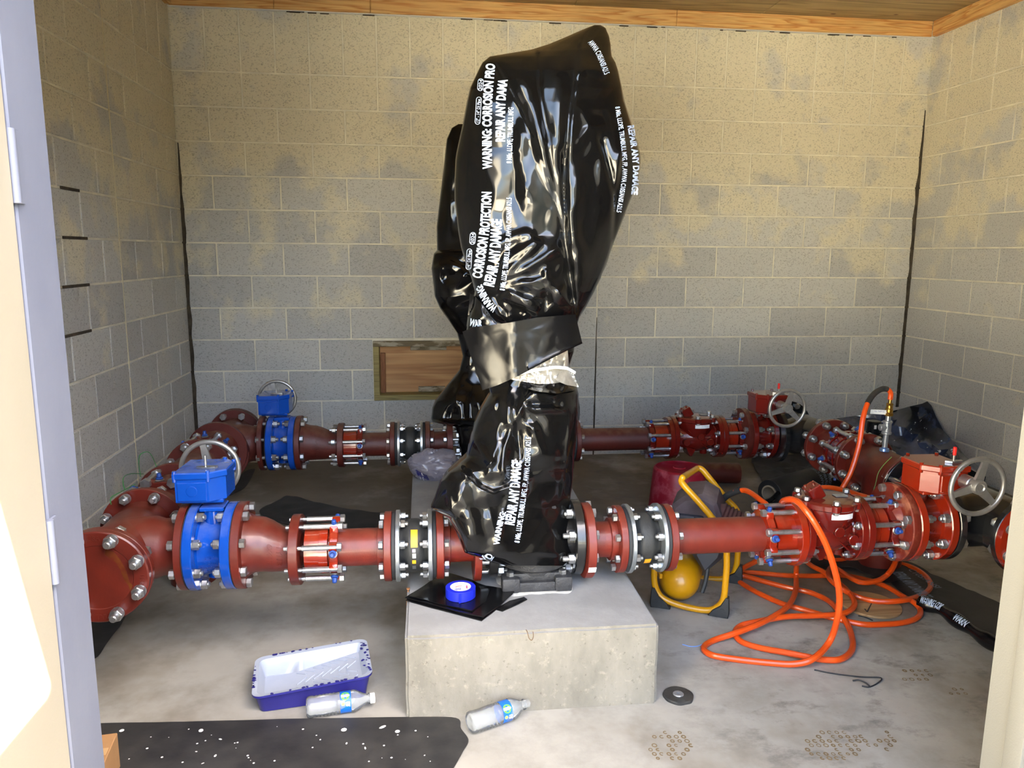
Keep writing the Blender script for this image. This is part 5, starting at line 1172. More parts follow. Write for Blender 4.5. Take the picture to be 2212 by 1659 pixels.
for i in range(17): x = .02+.12*i/16; prof.append((x, (.082+.004*(1 if i % 2 else -1))*(1 if i < 13 else 1-(i-12)*.12)))
prof.append((.141, 0)); m.lathe([(.0, .06)]+[(x, r*.85) for x, r in prof], 36, 0, M @ Matrix.Translation((.035, -.02, .0)) @ Matrix.Rotation(math.radians(22), 4, 'Y')); m.obj('ribbed_head', M_BELL, t)
m = MB(); m.T = M; m.prism([(-.02, -.06), (.1, -.05), (.085, -.15), (.02, -.22), (-.03, -.15)], -.09, .09, 0, Matrix(((1, 0, 0, 0), (0, 0, 1, 0), (0, 1, 0, 0), (0, 0, 0, 1))), .02); m.obj('lower_housing', M_HOUSD, t)
MB().tube(catmull([L_(fp(1528, 1226, .1)), L_(fp(1526, 1245, .09)), L_(fp(1522, 1262, .08)), L_(fp(1516, 1280, .07))], 6), .010, 8).obj('drain_hose', M_RUB, t)
m = MB(); he = L_(hose_end); m.rod(he, he+Vector((-.02, .03, -.005)), .014, 10, ch=.003); m.box(he+Vector((-.01, .01, .035)), (.05, .03, .04), .006); m.obj('outlet_valve', M_HOUSD, t)

# red upside-down bucket
c = (2.80, -1.31); m = MB()
m.lathe([(0, .158), (.004, .162), (.016, .162), (.02, .155), (.268, .134), (.276, .128), (.28, .12), (.276, .112), (.276, .032), (.279, .030), (.279, .0)], 56, 0, Matrix.Rotation(-PI/2, 4, 'Y'))
o = m.obj('bucket', M_REDPL); o.location = (c[0], c[1], 0); tag(o, 'scuffed red plastic bucket standing upside down behind the yellow compressor', 'bucket')
# loose pipe length under the far line
p0, p1 = Vector((2.93, -.66, .062)), Vector((3.38, -.74, .062)); t = thing('pipe_offcut', 'loose dull red pipe lying on the floor under the far check valve', 'pipe', tuple(p0)); d = p1-p0
q = Vector((1, 0, 0)).rotation_difference(d).to_matrix().to_4x4(); L = d.length
m = MB(); m.lathe([(0, .055), (0, .062), (L-.01, .062), (L, .058), (L, .052), (0, .052)], 40, 0, q); m.obj('pipe', M_REDDULL, t)

# crumpled film sheets and rolls
def sheet(name, px, label, amp=.02, sc=9, mt=M_FILMM, z0=.002, grid=.035, cat='plastic sheet', lift=None, group=None):
    pts = [tuple(atZ(x, y, z0)[:2]) for x, y in px]; seed = random.random()*50
    def zf(x, y):
        v = Vector((x*sc, y*sc, seed)); a = abs(noise.noise(v)); b = noise.voronoi(v*.8)[0]
        return z0+amp*(a*.8+min(.4, b[1]-b[0])*.9)+(lift(x, y) if lift else 0)
    o = splat(name, pts, zf, .0015, mt, label, cat, grid=grid); return o
M_SHEETF = mat('painted_film', (34, 34, 36), .38, col2=(52, 51, 50), nscale=7, contrast=.12, bump=.35, bscale=18, rvar=.25)
o = sheet('plastic_sheet', [(120, 1569), (215, 1564), (400, 1560), (600, 1555), (800, 1551), (900, 1550), (985, 1552), (996, 1575), (1012, 1600), (1000, 1625), (980, 1660), (960, 1690), (500, 1700), (100, 1700)], 'flat black plastic sheet in the doorway, splashed with white paint drops', .003, 6, M_SHEETF, .0015, .05)
m = MB()
for i in range(46):
    x, y = random.uniform(230, 960), random.uniform(1568, 1650); c = atZ(x, y, .006); r = random.uniform(.0012, .0035) if i > 5 else random.uniform(.005, .009); k = random.uniform(1, 2.6) if i % 4 == 0 else 1; a = random.uniform(0, PI)
    v = [(c.x+r*k*math.cos(q*PI/4)*math.cos(a)-r*math.sin(q*PI/4)*math.sin(a), c.y+r*k*math.cos(q*PI/4)*math.sin(a)+r*math.sin(q*PI/4)*math.cos(a), .0062) for q in range(8)]
    m.add(v, [tuple(range(8))])
pd_ = m.obj('paint_drops', M_WHITE, o, None); pd_['kind'] = 'stuff'
sheet('plastic_sheet', [(150, 1420), (205, 1425), (235, 1385), (262, 1350), (280, 1310), (250, 1300), (170, 1310)], 'dark plastic sheet corner on the floor below the big blind plate', .010, 8)
sheet('plastic_sheet', [(560, 1105), (600, 1083), (625, 1072), (680, 1085), (740, 1098), (800, 1108), (830, 1110), (850, 1125), (830, 1140), (700, 1145), (600, 1130)], 'dark plastic sheet lying on the floor behind the near reducer', .012, 8)
sheet('plastic_sheet', [(505, 1045), (528, 1020), (545, 1014), (550, 1018), (530, 1052), (508, 1065), (495, 1070)], 'narrow dark plastic strip on the floor by the near blue gearbox', .004, 8)
sheet('plastic_sheet', [(1625, 990), (1690, 985), (1760, 990), (1830, 1010), (1830, 1060), (1740, 1070), (1660, 1062), (1640, 1030)], 'crumpled dark plastic sheet on the floor beneath the far black tee', .05, 9)
sheet('plastic_sheet', [(1740, 1200), (1800, 1180), (1900, 1190), (1960, 1225), (1930, 1262), (1850, 1235), (1760, 1225)], 'dark crumpled plastic on the floor under the near right valve', .02, 9)
st = sheet('plastic_sheet', [(1900, 1225), (1960, 1215), (2010, 1240), (2060, 1262), (2150, 1300), (2200, 1330), (2200, 1400), (2145, 1392), (2100, 1372), (2060, 1340), (2010, 1318), (1975, 1300), (1935, 1270)], 'long dark plastic sheet with blue-grey lettering along the floor, right', .010, 10)
# rolled dark edge with printing
e0 = [W(1985, 1300, .028), W(2030, 1316, .028), W(2075, 1345, .028), W(2120, 1375, .03), W(2170, 1405, .03)]
m = MB(); E_ = catmull(e0, 8); m.tube(E_, lambda u: .024+.005*math.sin(u*17), 12); o = m.obj('rolled_edge', M_FILMD, st)
def tube_text(body, i0, i1, a0, h, parent, E=E_, R=.0275):
    mm = MB()
    def fn(u, v_, w_):
        q = i0+(i1-i0)*u; i = int(min(len(E)-2, q)); p = E[i].lerp(E[i+1], q-i); d = (E[i+1]-E[i]).normalized(); s_ = d.cross(Vector((0, 0, 1))).normalized(); upv = s_.cross(d)
        a = a0+v_*h/R; return p+(s_*math.cos(a)+upv*math.sin(a))*(R+.001)
    put_text(mm, body, fn, .03, 0, .2); return mm.obj('printed_text', M_PRINT, parent, None)
tube_text('WARNING: COR', 1, 10, .4, .03, st); tube_text('WARN', 15, 20, .4, .026, st)
m = MB()
def fnp(px0, py0, px1, py1, h):
    a, b_ = atZ(px0, py0, .03), atZ(px1, py1, .03); d = b_-a; n_ = Vector((-d.y, d.x, 0)).normalized()
    return lambda u, v_, w_: a+d*u+n_*(v_*h)
put_text(m, 'REPAIR ANY DAMAGE', fnp(1925, 1235, 1990, 1290, .05), .03, 0); put_text(m, 'C105/ANSI', fnp(1960, 1230, 2020, 1270, .03), .01, 0)
m.obj('printed_text', mat('faded_print', (112, 124, 146), .6), st, None)
# big stiff sheet leaning in the far right corner
M_SPLASH_SHEEN = mat('splash_sheen_film', (18, 19, 22), .14, col2=(84, 98, 134), nscale=3.0, namt=.55, contrast=.12, coat=.4, rvar=.2, bump=.1, bscale=14)  # blue mottling paints splashes and a bluish sheen into the film colour
def lean(name, px, depth, label, mt, amp=.03, grid=16):
    co = [Vector(p) for p in px]; n = len(co); pt = list(co); xs = [c.x for c in co]; ys_ = [c.y for c in co]
    y = min(ys_)+grid/2
    while y < max(ys_):
        x = min(xs)+grid/2
        while x < max(xs):
            jx, jy = x+random.uniform(-.25, .25)*grid, y+random.uniform(-.25, .25)*grid
            if in_poly(jx, jy, px) and min((Vector((jx, jy))-c).length for c in co) > grid*.3: pt.append(Vector((jx, jy)))
            x += grid
        y += grid
    r = geometry.delaunay_2d_cdt(pt, [(i, (i+1) % n) for i in range(n)], [list(range(n))], 1, 1e-6)
    fr = []
    for v in r[0]:
        dd = noise.voronoi(Vector((v.x/70, v.y/60, 3)))[0]; q = atY(v.x, v.y, min(-.03, depth(v.x, v.y)-amp*min(.4, dd[1]-dd[0]))); q = q if q.x < RW-.03 else atX(v.x, v.y, RW-.03); q.z = max(q.z, .004); fr.append(q)
    k = len(fr); m = MB(); m.add(fr+[v+Vector((.001, .002, 0)) for v in fr], [tuple(f) for f in r[2]]+[tuple(i+k for i in reversed(f)) for f in r[2]]+[(i, (i+1) % n, k+(i+1) % n, k+i) for i in range(n)])
    o = m.obj(name, mt, None, 40); return tag(o, label, 'plastic sheet') if label else o
dep = lambda x, y: -.12-(y-868)/150*.75-max(0, x-2010)/100*.62-.16*math.exp(-abs((y-868)-(x-1860)*.62)/14)
LS = lean('plastic_sheet', [(1800, 905), (1850, 898), (1905, 893), (1940, 885), (1965, 878), (1992, 872), (2003, 867), (2012, 876), (2022, 900), (2038, 930), (2060, 955), (2085, 985), (2112, 1005), (2130, 1030), (2125, 1050), (2080, 1050), (2000, 1030), (1940, 1000), (1905, 985), (1850, 960), (1810, 930)], dep, 'large glossy black plastic sheet slumped in the far right corner, splashed with paint', M_SPLASH_SHEEN)
m = MB()
for i in range(60):
    x = random.uniform(1900, 2090); y = random.uniform(880, 1020)
    if not (y-868 > (x-1860)*.10 and y-868 < 30+(x-1860)*.75) or (x > 1990 and y < 885+(x-1990)*1.15): continue
    r = random.uniform(.002, .005) if i % 7 else random.uniform(.006, .011); c = atY(x, y, dep(x, y)-.018)
    m.add([c+Vector((r*math.cos(q*PI/4)*(1.5 if i % 5 == 0 else 1), -.001, r*math.sin(q*PI/4))) for q in range(8)], [tuple(range(8))])
pdr = m.obj('paint_drops', M_WHITE, LS, None); pdr['kind'] = 'stuff'
t = thing('black_canister', 'black round-topped canister with white sticker in front of the corner sheet', 'canister', tuple(atY(1888, 915, -1.0)))
m = MB(); m.lathe([(-.05, .0), (-.05, .04), (.012, .04), (.016, .036), (.016, 0)], 28, 0, Matrix.Rotation(-PI/2, 4, 'Y')); zc = t.location.z; m.box((-.02, 0, -(zc+.05)/2), (.16, .12, zc-.052), .02); m.obj('canister', M_BLKIRON, t)
MB().box((-.016, -.041, -.012), (.014, .002, .022), .0003).obj('sticker', M_WHITE, t)
# film roll on a cardboard core
p0, p1 = atZ(1662, 1066, .075), atZ(1840, 1012, .075); t = thing('film_roll', 'roll of black plastic film on a cardboard core, lying behind the near check valve', 'roll', tuple(p0)); d = p1-p0; L = d.length
q = Vector((1, 0, 0)).rotation_difference(d).to_matrix().to_4x4()
m = MB(); m.lathe([(.0, .046), (.0, .073), (.002, .075), (L, .075), (L, .046), (.0, .046)], 48, 0, q); m.obj('film_layers', M_FILMM, t)
m = MB(); m.lathe([(-.006, .038), (-.006, .046), (L, .046), (L, .038), (-.006, .038)], 40, 0, q); m.obj('cardboard_core', mat('grey_core', (150, 136, 116), .8, col2=(120, 108, 92), nscale=20), t)
m = MB()
for k, (s_, xo) in enumerate((('CORROSION', .30), ('REPAIR ANY', .26), ('AWWA C105', .22))):
    def fn(u, v_, w_, xo=xo, k=k): a = -1.9+1.9*u; r = .0762; return q @ Vector((L*.42+xo-.19+v_*.026, r*math.sin(a), r*math.cos(a)))
    put_text(m, s_, fn, .02, 0, .2)
m.obj('printed_text', MATS['faded_print'], t, None)
MB().tube(catmull([Vector((.02, -.070, .03)), Vector((-.03, -.078, -.01)), Vector((-.08, .0, -.055)), Vector((-.10, -.05, -.062)), Vector((-.04, -.07, -.064)), Vector((.05, -.085, -.06))], 8), .012, 8).obj('loose_film_edge', M_FILMD, t)
# grey shopping bag by the far left rubber joint
bagc = atY(935, 1005, -1.32)
m = MB(); n1, n2 = 72, 48; vs = []; fs = []
for j in range(n2+1):
    ph = PI*j/n2
    for i in range(n1):
        th = 2*PI*i/n1; d = Vector((math.sin(ph)*math.cos(th), math.sin(ph)*math.sin(th), math.cos(ph)))
        v = d*3.2; nn = noise.voronoi(v*1.1+Vector((3, 1, 2)))[0]; r = 1.04+.16*noise.noise(d*1.7)-.17*abs(noise.noise(Vector((d.x*4, d.y*4, d.z*10))+Vector((4, 4, 4))*noise.noise(d*2)))-.06*abs(noise.noise(d*9))
        p = Vector((d.x*.115*r*(1.0+.15*d.z), d.y*.085*r, d.z*.085*r)); 
        if d.x > .5: p.z -= .02*(d.x-.5); p.x += .02
        vs.append(p)
for j in range(n2):
    for i in range(n1): fs.append((j*n1+i, j*n1+(i+1) % n1, (j+1)*n1+(i+1) % n1, (j+1)*n1+i))
m.add(vs, fs); bag = m.obj('shopping_bag', mat('grey_bag_film', (136, 134, 146), .3, col2=(110, 108, 122), nscale=7, coat=.2), None, 60); bag.location = bagc
tag(bag, 'crumpled grey plastic shopping bag with dark blue print, under the far left joint', 'bag')
bp = BVHTree.FromPolygons([tuple(v.co) for v in bag.data.vertices], [tuple(p.vertices) for p in bag.data.polygons])
def on_bag(x, z):
    h = bp.ray_cast(Vector((x, -.4, z)), Vector((0, 1, 0))); return (h[0]+Vector((0, -.002, 0))) if h[0] else Vector((x, -.08, z))
m = MB()
gx, gz = 9, 7; m.add([on_bag(-.088+.058*i/gx+.012*j/gz, -.002-.026*i/gx-.034*j/gz)+Vector((0, .0008, 0)) for j in range(gz+1) for i in range(gx+1)], [(j*(gx+1)+i, j*(gx+1)+i+1, (j+1)*(gx+1)+i+1, (j+1)*(gx+1)+i) for j in range(gz) for i in range(gx)])
nv = m.obj('printed_patch', mat('navy_ink', (34, 34, 96), .5), bag, None); m = MB()
for s_, x, z, w_, h_ in (('C', -.058, -.024, .014, .014), ('7', -.066, -.042, .008, .009), ('0', -.052, -.050, .010, .011)):
    def fn(u, v_, q, x=x, z=z, w_=w_, h_=h_): return on_bag(x+w_*u*.95, z+v_*h_-.03*u)
    put_text(m, s_, fn, .05, 0, .15)
m.obj('printed_text', M_WHITE, nv, None)
# the patch of floor things under it: pad edge keeps it up

# folded film, strip and tape roll on the pad
z = .2612
fp4 = [(874, 1296), (915, 1268), (966, 1238), (1040, 1268), (1075, 1285), (1118, 1278), (1110, 1292), (1075, 1318), (1041, 1343), (1000, 1333), (940, 1316), (900, 1306)]
t = thing('folded_plastic', 'folded square of black plastic film on the front edge of the pad, under tape', 'plastic sheet', tuple(atZ(990, 1290, .26)))
def flat(poly, z0, z1, name, parent, mt, wob=.003):
    P = [atZ(x, y, z0) for x, y in poly]; loc = Vector(parent.location); m = MB(); k = len(P)
    Q = [P[i].lerp(P[(i+1) % k], q/4) for i in range(k) for q in range(4)]; cx = sum((q for q in Q), Vector())/len(Q)
    rings = []; 
    for zz, s in ((z0, .985), ((z0+z1)/2, 1.0), (z1, .99), (z1+.0008, .7), (z1+.0012, .35)):
        rings.append([Vector((cx.x+(q.x-cx.x)*s, cx.y+(q.y-cx.y)*s, zz+(wob*noise.noise(Vector((q.x*20*s, q.y*20*s, zz*90))) if zz > z0 else 0)))-loc for q in Q])
    vs = [v for r in rings for v in r]; n = len(Q); fs = [(j*n+i, j*n+(i+1) % n, (j+1)*n+(i+1) % n, (j+1)*n+i) for j in range(len(rings)-1) for i in range(n)]
    fs.append(tuple(range(n-1, -1, -1))); fs.append(tuple((len(rings)-1)*n+i for i in range(n))); m.add(vs, fs); return m.obj(name, mt, parent, 30)
flat([(876, 1298), (920, 1272), (964, 1244), (1055, 1272), (1108, 1284), (1080, 1312), (1041, 1343), (1000, 1332), (930, 1314)], .2605, .2645, 'folded_layer', t, M_FILMD)
flat([(874, 1293), (918, 1266), (962, 1238), (1050, 1268), (1112, 1280), (1085, 1306), (1044, 1336), (1000, 1327), (930, 1308)], .2655, .271, 'folded_layer', t, M_FILMD)
flat([(882, 1289), (926, 1260), (966, 1238), (1020, 1255), (1060, 1275), (1050, 1300), (1020, 1322), (950, 1306)], .272, .276, 'folded_layer', t, M_FILMD)
t = thing('plastic_strip', 'narrow black plastic strip sticking out right of the folded film on the pad', 'plastic sheet', tuple(atZ(1100, 1300, .26)))
flat([(1070, 1318), (1100, 1300), (1132, 1291), (1139, 1296), (1120, 1306), (1085, 1322)], .2605, .264, 'strip', t, M_FILMD, .001)
c = atZ(995, 1288, .276); t = thing('tape_roll', 'roll of blue painter\'s tape resting on the folded black film', 'tape', (c.x, c.y, .2775))
RT = .0485; m = MB(); m.lathe([(0, .0335), (0, RT-.001), (.001, RT), (.031, RT), (.032, RT-.001), (.032, .0335), (0, .0335)], 64, 0, Matrix.Rotation(-PI/2, 4, 'Y')); m.obj('tape', mat('blue_tape', (22, 40, 196), .55, col2=(16, 30, 170), nscale=14), t)
m = MB(); m.lathe([(0, .0325), (0, .0336), (.0325, .0336), (.0325, .0325), (0, .0325)], 64, 0, Matrix.Rotation(-PI/2, 4, 'Y')); core = m.obj('paper_core', mat('paper_core', (232, 226, 222), .7), t)
for s_, a0, w_, col in (('HBASE', PI/2+.25, .7, (40, 60, 150)),):
    m = MB()
    def fn(u, v_, q, a0=a0, w_=w_): a = a0+w_/2-w_*u; zz = .006+v_*.007; return (.0322*math.cos(a), .0322*math.sin(a), zz)
    put_text(m, s_, fn, .02, 0); m.obj('printed_text', mat('ink_%d' % col[0], col, .6), core, None)
m = MB(); m.add([(.0322*math.cos(a), .0322*math.sin(a), z_) for a, z_ in ((.95, .014), (.75, .014), (.75, .024), (.95, .024))], [(0, 1, 2, 3)]); m.obj('printed_square', mat('ink_red', (196, 90, 130), .6), core, None)
m = MB(); m.tube([(.0320*math.cos(PI/2+.5-q*.03), .0320*math.sin(PI/2+.5-q*.03), .018+.0025*math.sin(q*1.9)+q*.0001) for q in range(24)], .0007, 5); m.obj('printed_script', mat('ink_coral', (222, 110, 96), .6), core)
m = MB(); vs = []; fs = []
for i in range(9):
    a = -PI/2+.35-.5*i/8
    for k in (0, 1): r = RT+.0008+(.007*max(0, i-5)/3 if k == 0 else .003*max(0, i-6)); vs.append((r*math.cos(a), r*math.sin(a), .002+k*.028-(0 if k else .002)))
for i in range(8): fs.append((2*i, 2*i+1, 2*i+3, 2*i+2))
m.add(vs, fs).obj('loose_tape_end', MATS['blue_tape'], t, 40)
m = MB(); c = atZ(1146, 1366, .262); m.tube(catmull([c+Vector((-.012, .01, .004)), c+Vector((-.010, -.004, .003)), c+Vector((-.006, -.012, -.012)), c+Vector((.002, -.013, -.018)), c+Vector((.007, -.010, -.008)), c+Vector((.007, -.002, .003))], 6), .0012, 6); o = m.obj('wire_hook', mat('rusty_wire', (96, 72, 48), .6)); tag(o, 'tiny bent wire hook over the front top edge of the pad', 'wire')
p = atZ(886, 1268, .26); t = MB().rod((p.x-.012, p.y-.02, .205), (p.x-.006, p.y-.02, .262), .0022, 8).rod((p.x-.006, p.y-.02, .262), (p.x-.006, p.y-.02, .265), .006, 10).obj('nail', mat('rusty_nail', (150, 104, 66), .6)); tag(t, 'small rusty nail standing beside the left edge of the pad', 'nail')

# paint tray
bl, br, tl, tr_ = atZ(535, 1520, .05), atZ(800, 1472, .075), atZ(545, 1412, .05), atZ(783, 1390, .075)
TL = Vector((1.108, -2.735, 0)); t = thing('paint_tray', 'navy plastic roller tray with white paint inside, left of the pad', 'paint tray', (1.122, -2.735, .002), math.radians(9))
M_NAVY = mat('navy_plastic', (32, 30, 98), .35, col2=(40, 38, 112), nscale=10)
M_WPAINT = mat('wet_white_paint', (158, 165, 178), .28, col2=(148, 156, 172), nscale=6, coat=.2)
def rrect(x0, x1, y0, y1, r, n=5):
    P = []
    C4 = ((x1-r, y1-r, 0), (x0+r, y1-r, PI/2), (x0+r, y0+r, PI), (x1-r, y0+r, 3*PI/2))
    for q_, (cx, cy, a) in enumerate(C4):
        for k in range(n+1): q = a+PI/2*k/n; P.append((cx+r*math.cos(q), cy+r*math.sin(q)))
        if q_ in (0, 2):
            for k in range(1, 8):
                xs_ = [.12, .08, .04, .0, -.03, -.055, -.09]; xx = (xs_ if q_ == 0 else xs_[::-1])[k-1]; P.append((xx, P[-1][1]))
    return P
LX, LY = .175, .115
def tray_ring(sx, sy, z, r, tilt=True): return [Vector((x, y, z if not callable(z) else z(x))) for x, y in rrect(-sx, sx, -sy, sy, r)]
rimz = lambda x: .072+.01*(x/LX)
rg = [tray_ring(LX-.016, LY-.018, .0, .02), tray_ring(LX-.003, LY-.005, lambda x: rimz(x)-.006, .026), tray_ring(LX+.004, LY+.004, lambda x: rimz(x)-.006, .03), tray_ring(LX+.004, LY+.004, lambda x: rimz(x), .03)]
m = MB(); n = len(rg[0]); m.add([v for r in rg for v in r], [(j*n+i, j*n+(i+1) % n, (j+1)*n+(i+1) % n, (j+1)*n+i) for j in range(3) for i in range(n)]+[tuple(range(n-1, -1, -1))]); m.obj('tray_shell', M_NAVY, t, 40)
well = -.055
fz = lambda x: .010 if x < well else .010+(x-well)/(LX-.02-well)*.046
rg = [tray_ring(LX+.004, LY+.004, lambda x: rimz(x)+.0005, .03), tray_ring(LX-.010, LY-.012, lambda x: rimz(x)-.002, .022), tray_ring(LX-.026, LY-.028, lambda x: fz(x), .012)]
m = MB(); m.add([v for r in rg for v in r], [(j*n+i, j*n+(i+1) % n, (j+1)*n+(i+1) % n, (j+1)*n+i) for j in range(2) for i in range(n)])
sx, sy = LX-.026, LY-.028
for (x0, x1) in ((-sx, well), (well, sx)): m.add([(x0, -sy, fz(x0)), (x1, -sy, fz(x1)), (x1, sy, fz(x1)), (x0, sy, fz(x0))], [(0, 1, 2, 3)])
m.obj('paint_coat', M_WPAINT, t, 40)
m = MB()
for i in range(7):
    for s_ in (-1, 1):
        for k in (0, 1):
            x = well+.02+.026*i; y = s_*(.020+.045*k); L2 = .020; a = math.radians(40)*(1 if k == 0 else -1)*s_
            p0 = Vector((x-L2*math.cos(a), y-L2*math.sin(a), 0)); p1 = Vector((x+L2*math.cos(a), y+L2*math.sin(a), 0))
            if p1.x > sx-.004 or p0.x < well: continue
            p0.z = fz(p0.x)+.001; p1.z = fz(p1.x)+.001; m.rod(p0, p1, .0022, 6)
rb = m.obj('roller_ribs', M_WPAINT, t); rb['kind'] = 'stuff'
m = MB()
for i in range(70):
    e = random.choice('lrrtb'); s_ = random.uniform(-1, 1)
    if e == 'l': x, y = -LX-.001, s_*(LY-.03)
    elif e == 'r': x, y = LX+random.uniform(-.022, .002), s_*(LY-.02)
    elif e == 't': x, y = s_*(LX-.03), LY+.001
    else: x, y = s_*(LX-.03), -LY-.001
    r = random.uniform(.0025, .007); m.add([(x+r*math.cos(q*PI/3)*random.uniform(.5, 1.3), y+r*math.sin(q*PI/3)*random.uniform(.5, 1.3), rimz(x)+.0015) for q in range(6)], [tuple(range(6))])
cp_ = m.obj('bare_rim_chips', M_NAVY, t, None); cp_['kind'] = 'stuff'

# water bottles
def glassy():
    m = bpy.data.materials.new('clear_pet'); m.use_nodes = True; t = m.node_tree; t.nodes.remove(t.nodes['Principled BSDF'])
    tr = nd(t, 'ShaderNodeBsdfTransparent'); tr.inputs[0].default_value = (.93, .95, .96, 1); gl = nd(t, 'ShaderNodeBsdfGlossy'); gl.inputs['Roughness'].default_value = .06
    fr = nd(t, 'ShaderNodeFresnel'); fr.inputs[0].default_value = 1.3; mx = nd(t, 'ShaderNodeMixShader'); g = math_(t, 'MULTIPLY', fr.outputs[0], 1.0)
    df = nd(t, 'ShaderNodeBsdfDiffuse'); df.inputs[0].default_value = (.9, .93, .95, 1); m2 = nd(t, 'ShaderNodeMixShader'); m2.inputs[0].default_value = .13; t.links.new(tr.outputs[0], m2.inputs[1]); t.links.new(df.outputs[0], m2.inputs[2]); t.links.new(g, mx.inputs[0]); t.links.new(m2.outputs[0], mx.inputs[1]); t.links.new(gl.outputs[0], mx.inputs[2]); t.links.new(mx.outputs[0], t.nodes['Material Output'].inputs[0])  # even white diffuse share stands in for whitish highlights on the plastic
    return m
M_PET = glassy(); M_LABB = mat('blue_bottle_label', (24, 104, 196), .35, col2=(16, 84, 172), nscale=20)
def bottle(label, p0, p1, cap, roll=0, group=None):
    p0, p1 = Vector(p0), Vector(p1); d = p1-p0; t = thing('water_bottle', label, 'bottle', tuple(p0), 0, group); L = .195
    q = Vector((1, 0, 0)).rotation_difference(d).to_matrix().to_4x4() @ Matrix.Rotation(roll, 4, 'X')
    pr = [(.004, 0), (.004, .018), (.0, .024), (.004, .030), (.012, .032)]
    for i in range(15): x = .018+.072*i/14; pr.append((x, .0318-.0022*(i % 2)))
    pr += [(.094, .0318), (.098, .0305), (.130, .0305), (.134, .0318), (.142, .031), (.158, .024), (.172, .016), (.178, .0128), (.182, .0128), (.183, .0155), (.186, .0155), (.187, .0125), (.2, .0125)]
    inn = [(x, max(0, r-.0006)) for x, r in pr[2:]][::-1]+[(.0055, 0)]
    m = MB(); m.lathe(pr[2:], 40, 0, q); m.lathe(pr[:3], 40, 0, q)
    for i, v_ in enumerate(m.v):
        m.v[i] = v_+noise.noise_vector(v_*22)*.0022
    m.obj('bottle_body', M_PET, t, 60)
    m = MB(); m.lathe([(.098, .0309), (.130, .0309)], 40, 0, q); lb = m.obj('bottle_label', M_LABB, t)
    m = MB(); g = []
    def on(x, a, r=.0313): return q @ Vector((x, -r*math.sin(a), r*math.cos(a)))
    for (xc, ac, rr, mt_) in ((.113, .55, .013, 'g'), (.106, 1.3, .005, 'y')):
        mm = MB(); N_ = 20; mm.add([on(xc, ac)]+[on(xc+rr*math.cos(2*PI*i/N_), ac+rr*math.sin(2*PI*i/N_)/.0313) for i in range(N_)], [(0, i+1, (i+1) % N_+1) for i in range(N_)])
        mm.obj('printed_emblem', mat('label_green', (96, 170, 50), .4) if mt_ == 'g' else mat('label_yellow', (220, 214, 90), .4), lb, None)
    mm = MB(); mm.add([on(.113+x, .55+y, .0316) for x, y in ((-.012, -.12), (.006, -.16), (.013, -.04), (.013, .03), (.006, .14), (-.012, .12))], [tuple(range(6))]); mm.obj('printed_emblem', M_WHITE, lb, None)
    mm = MB()
    put_text(mm, 'UR', lambda u, v_, w_: on(.126-v_*.011, 1.15+.45*u, .0316), .05, 0, .3); mm.obj('printed_text', M_WHITE, lb, None)
    if cap:
        m = MB(); m.lathe([(.187, .0125), (.187, .0145), (.189, .0152), (.2, .0152), (.201, .0145), (.201, 0)], 24, 0, q); m.obj('bottle_cap', M_WHITE, t)
    return t
a = atZ(662, 1528, .032); b_ = atZ(800, 1510, .030); d = (b_-a); d.z = 0; d.normalize()
bottle('empty clear water bottle with white cap, lying against the paint tray', (a.x, a.y, .0325), (a+d*.2)[:2]+(.0325,) if False else (a.x+d.x*.2, a.y+d.y*.2, .0325), True, -.1)
a = atZ(1014, 1562, .032); b_ = atZ(1134, 1523, .03); d = (b_-a); d.z = 0; d.normalize()
bottle('empty clear uncapped water bottle lying by the front foot of the pad', (a.x, a.y, .0325), (a.x+d.x*.2, a.y+d.y*.2, .0325), False, .25)
# cardboard box corner
c = atZ(222, 1602, .10); t = thing('cardboard_box', 'brown cardboard box corner behind the left door jamb', 'box', (.60, -3.10, .005), .12)
MB().box((0, -.06, .05), (.13, .16, .10), .002).obj('carton', M_CARD, t)
MB().box((0, -.06, .1008), (.12, .03, .0012), .0003).obj('packing_tape', mat('brown_tape', (186, 150, 106), .35), t)
# black rubber disc with steel centre
c = atZ(1465, 1505, 0); t = thing('rubber_disc', 'flat black rubber disc with a metal centre, right of the pad', 'disc', (c.x, c.y, 0))
m = MB(); m.lathe([(.001, .014), (.0, .047), (.006, .048), (.009, .044), (.009, .014), (.001, .014)], 40, 0, Matrix.Rotation(-PI/2, 4, 'Y'))
for i, v_ in enumerate(m.v): m.v[i] = v_*(1+.06*noise.noise(v_*40)) if v_.length > .03 else v_
m.obj('rubber_ring', M_RUB, t); m = MB(); m.lathe([(.0, .006), (.0, .016), (.010, .017), (.012, .015), (.012, .006), (0, .006)], 24, 0, Matrix.Rotation(-PI/2, 4, 'Y')); m.obj('metal_centre', M_GALV, t)
# plywood disc with a black tick
c = atZ(1880, 1309, 0); t = thing('plywood_disc', 'round plywood disc with a black tick mark, under the hose loops', 'disc', (c.x, c.y, .001))
m = MB(); m.lathe([(0, 0), (0, .112), (.001, .113), (.008, .113), (.009, .112), (.009, 0)], 56, 0, Matrix.Rotation(-PI/2, 4, 'Y')); m.obj('disc', wood_material('disc_plywood', (178, 146, 104), (148, 114, 74), 0, .6, False), t)
def strip(pts, w_, z_, parent, name, mt):
    m = MB()
    for a, b_ in zip(pts, pts[1:]):
        A_, B_ = atZ(*a, z_), atZ(*b_, z_); d = (B_-A_).normalized()*w_; n_ = Vector((-d.y, d.x, 0)); lo = Vector(parent.location) if parent else Vector()
        m.add([A_-n_*.5-lo, B_-n_*.3-lo, B_+n_*.3-lo, A_+n_*.5-lo], [(0, 1, 2, 3)])
    return m.obj(name, mt, parent, None)
strip([(1868, 1315), (1873, 1322), (1883, 1303)], .006, .0106, t, 'tick_mark', M_GASK)
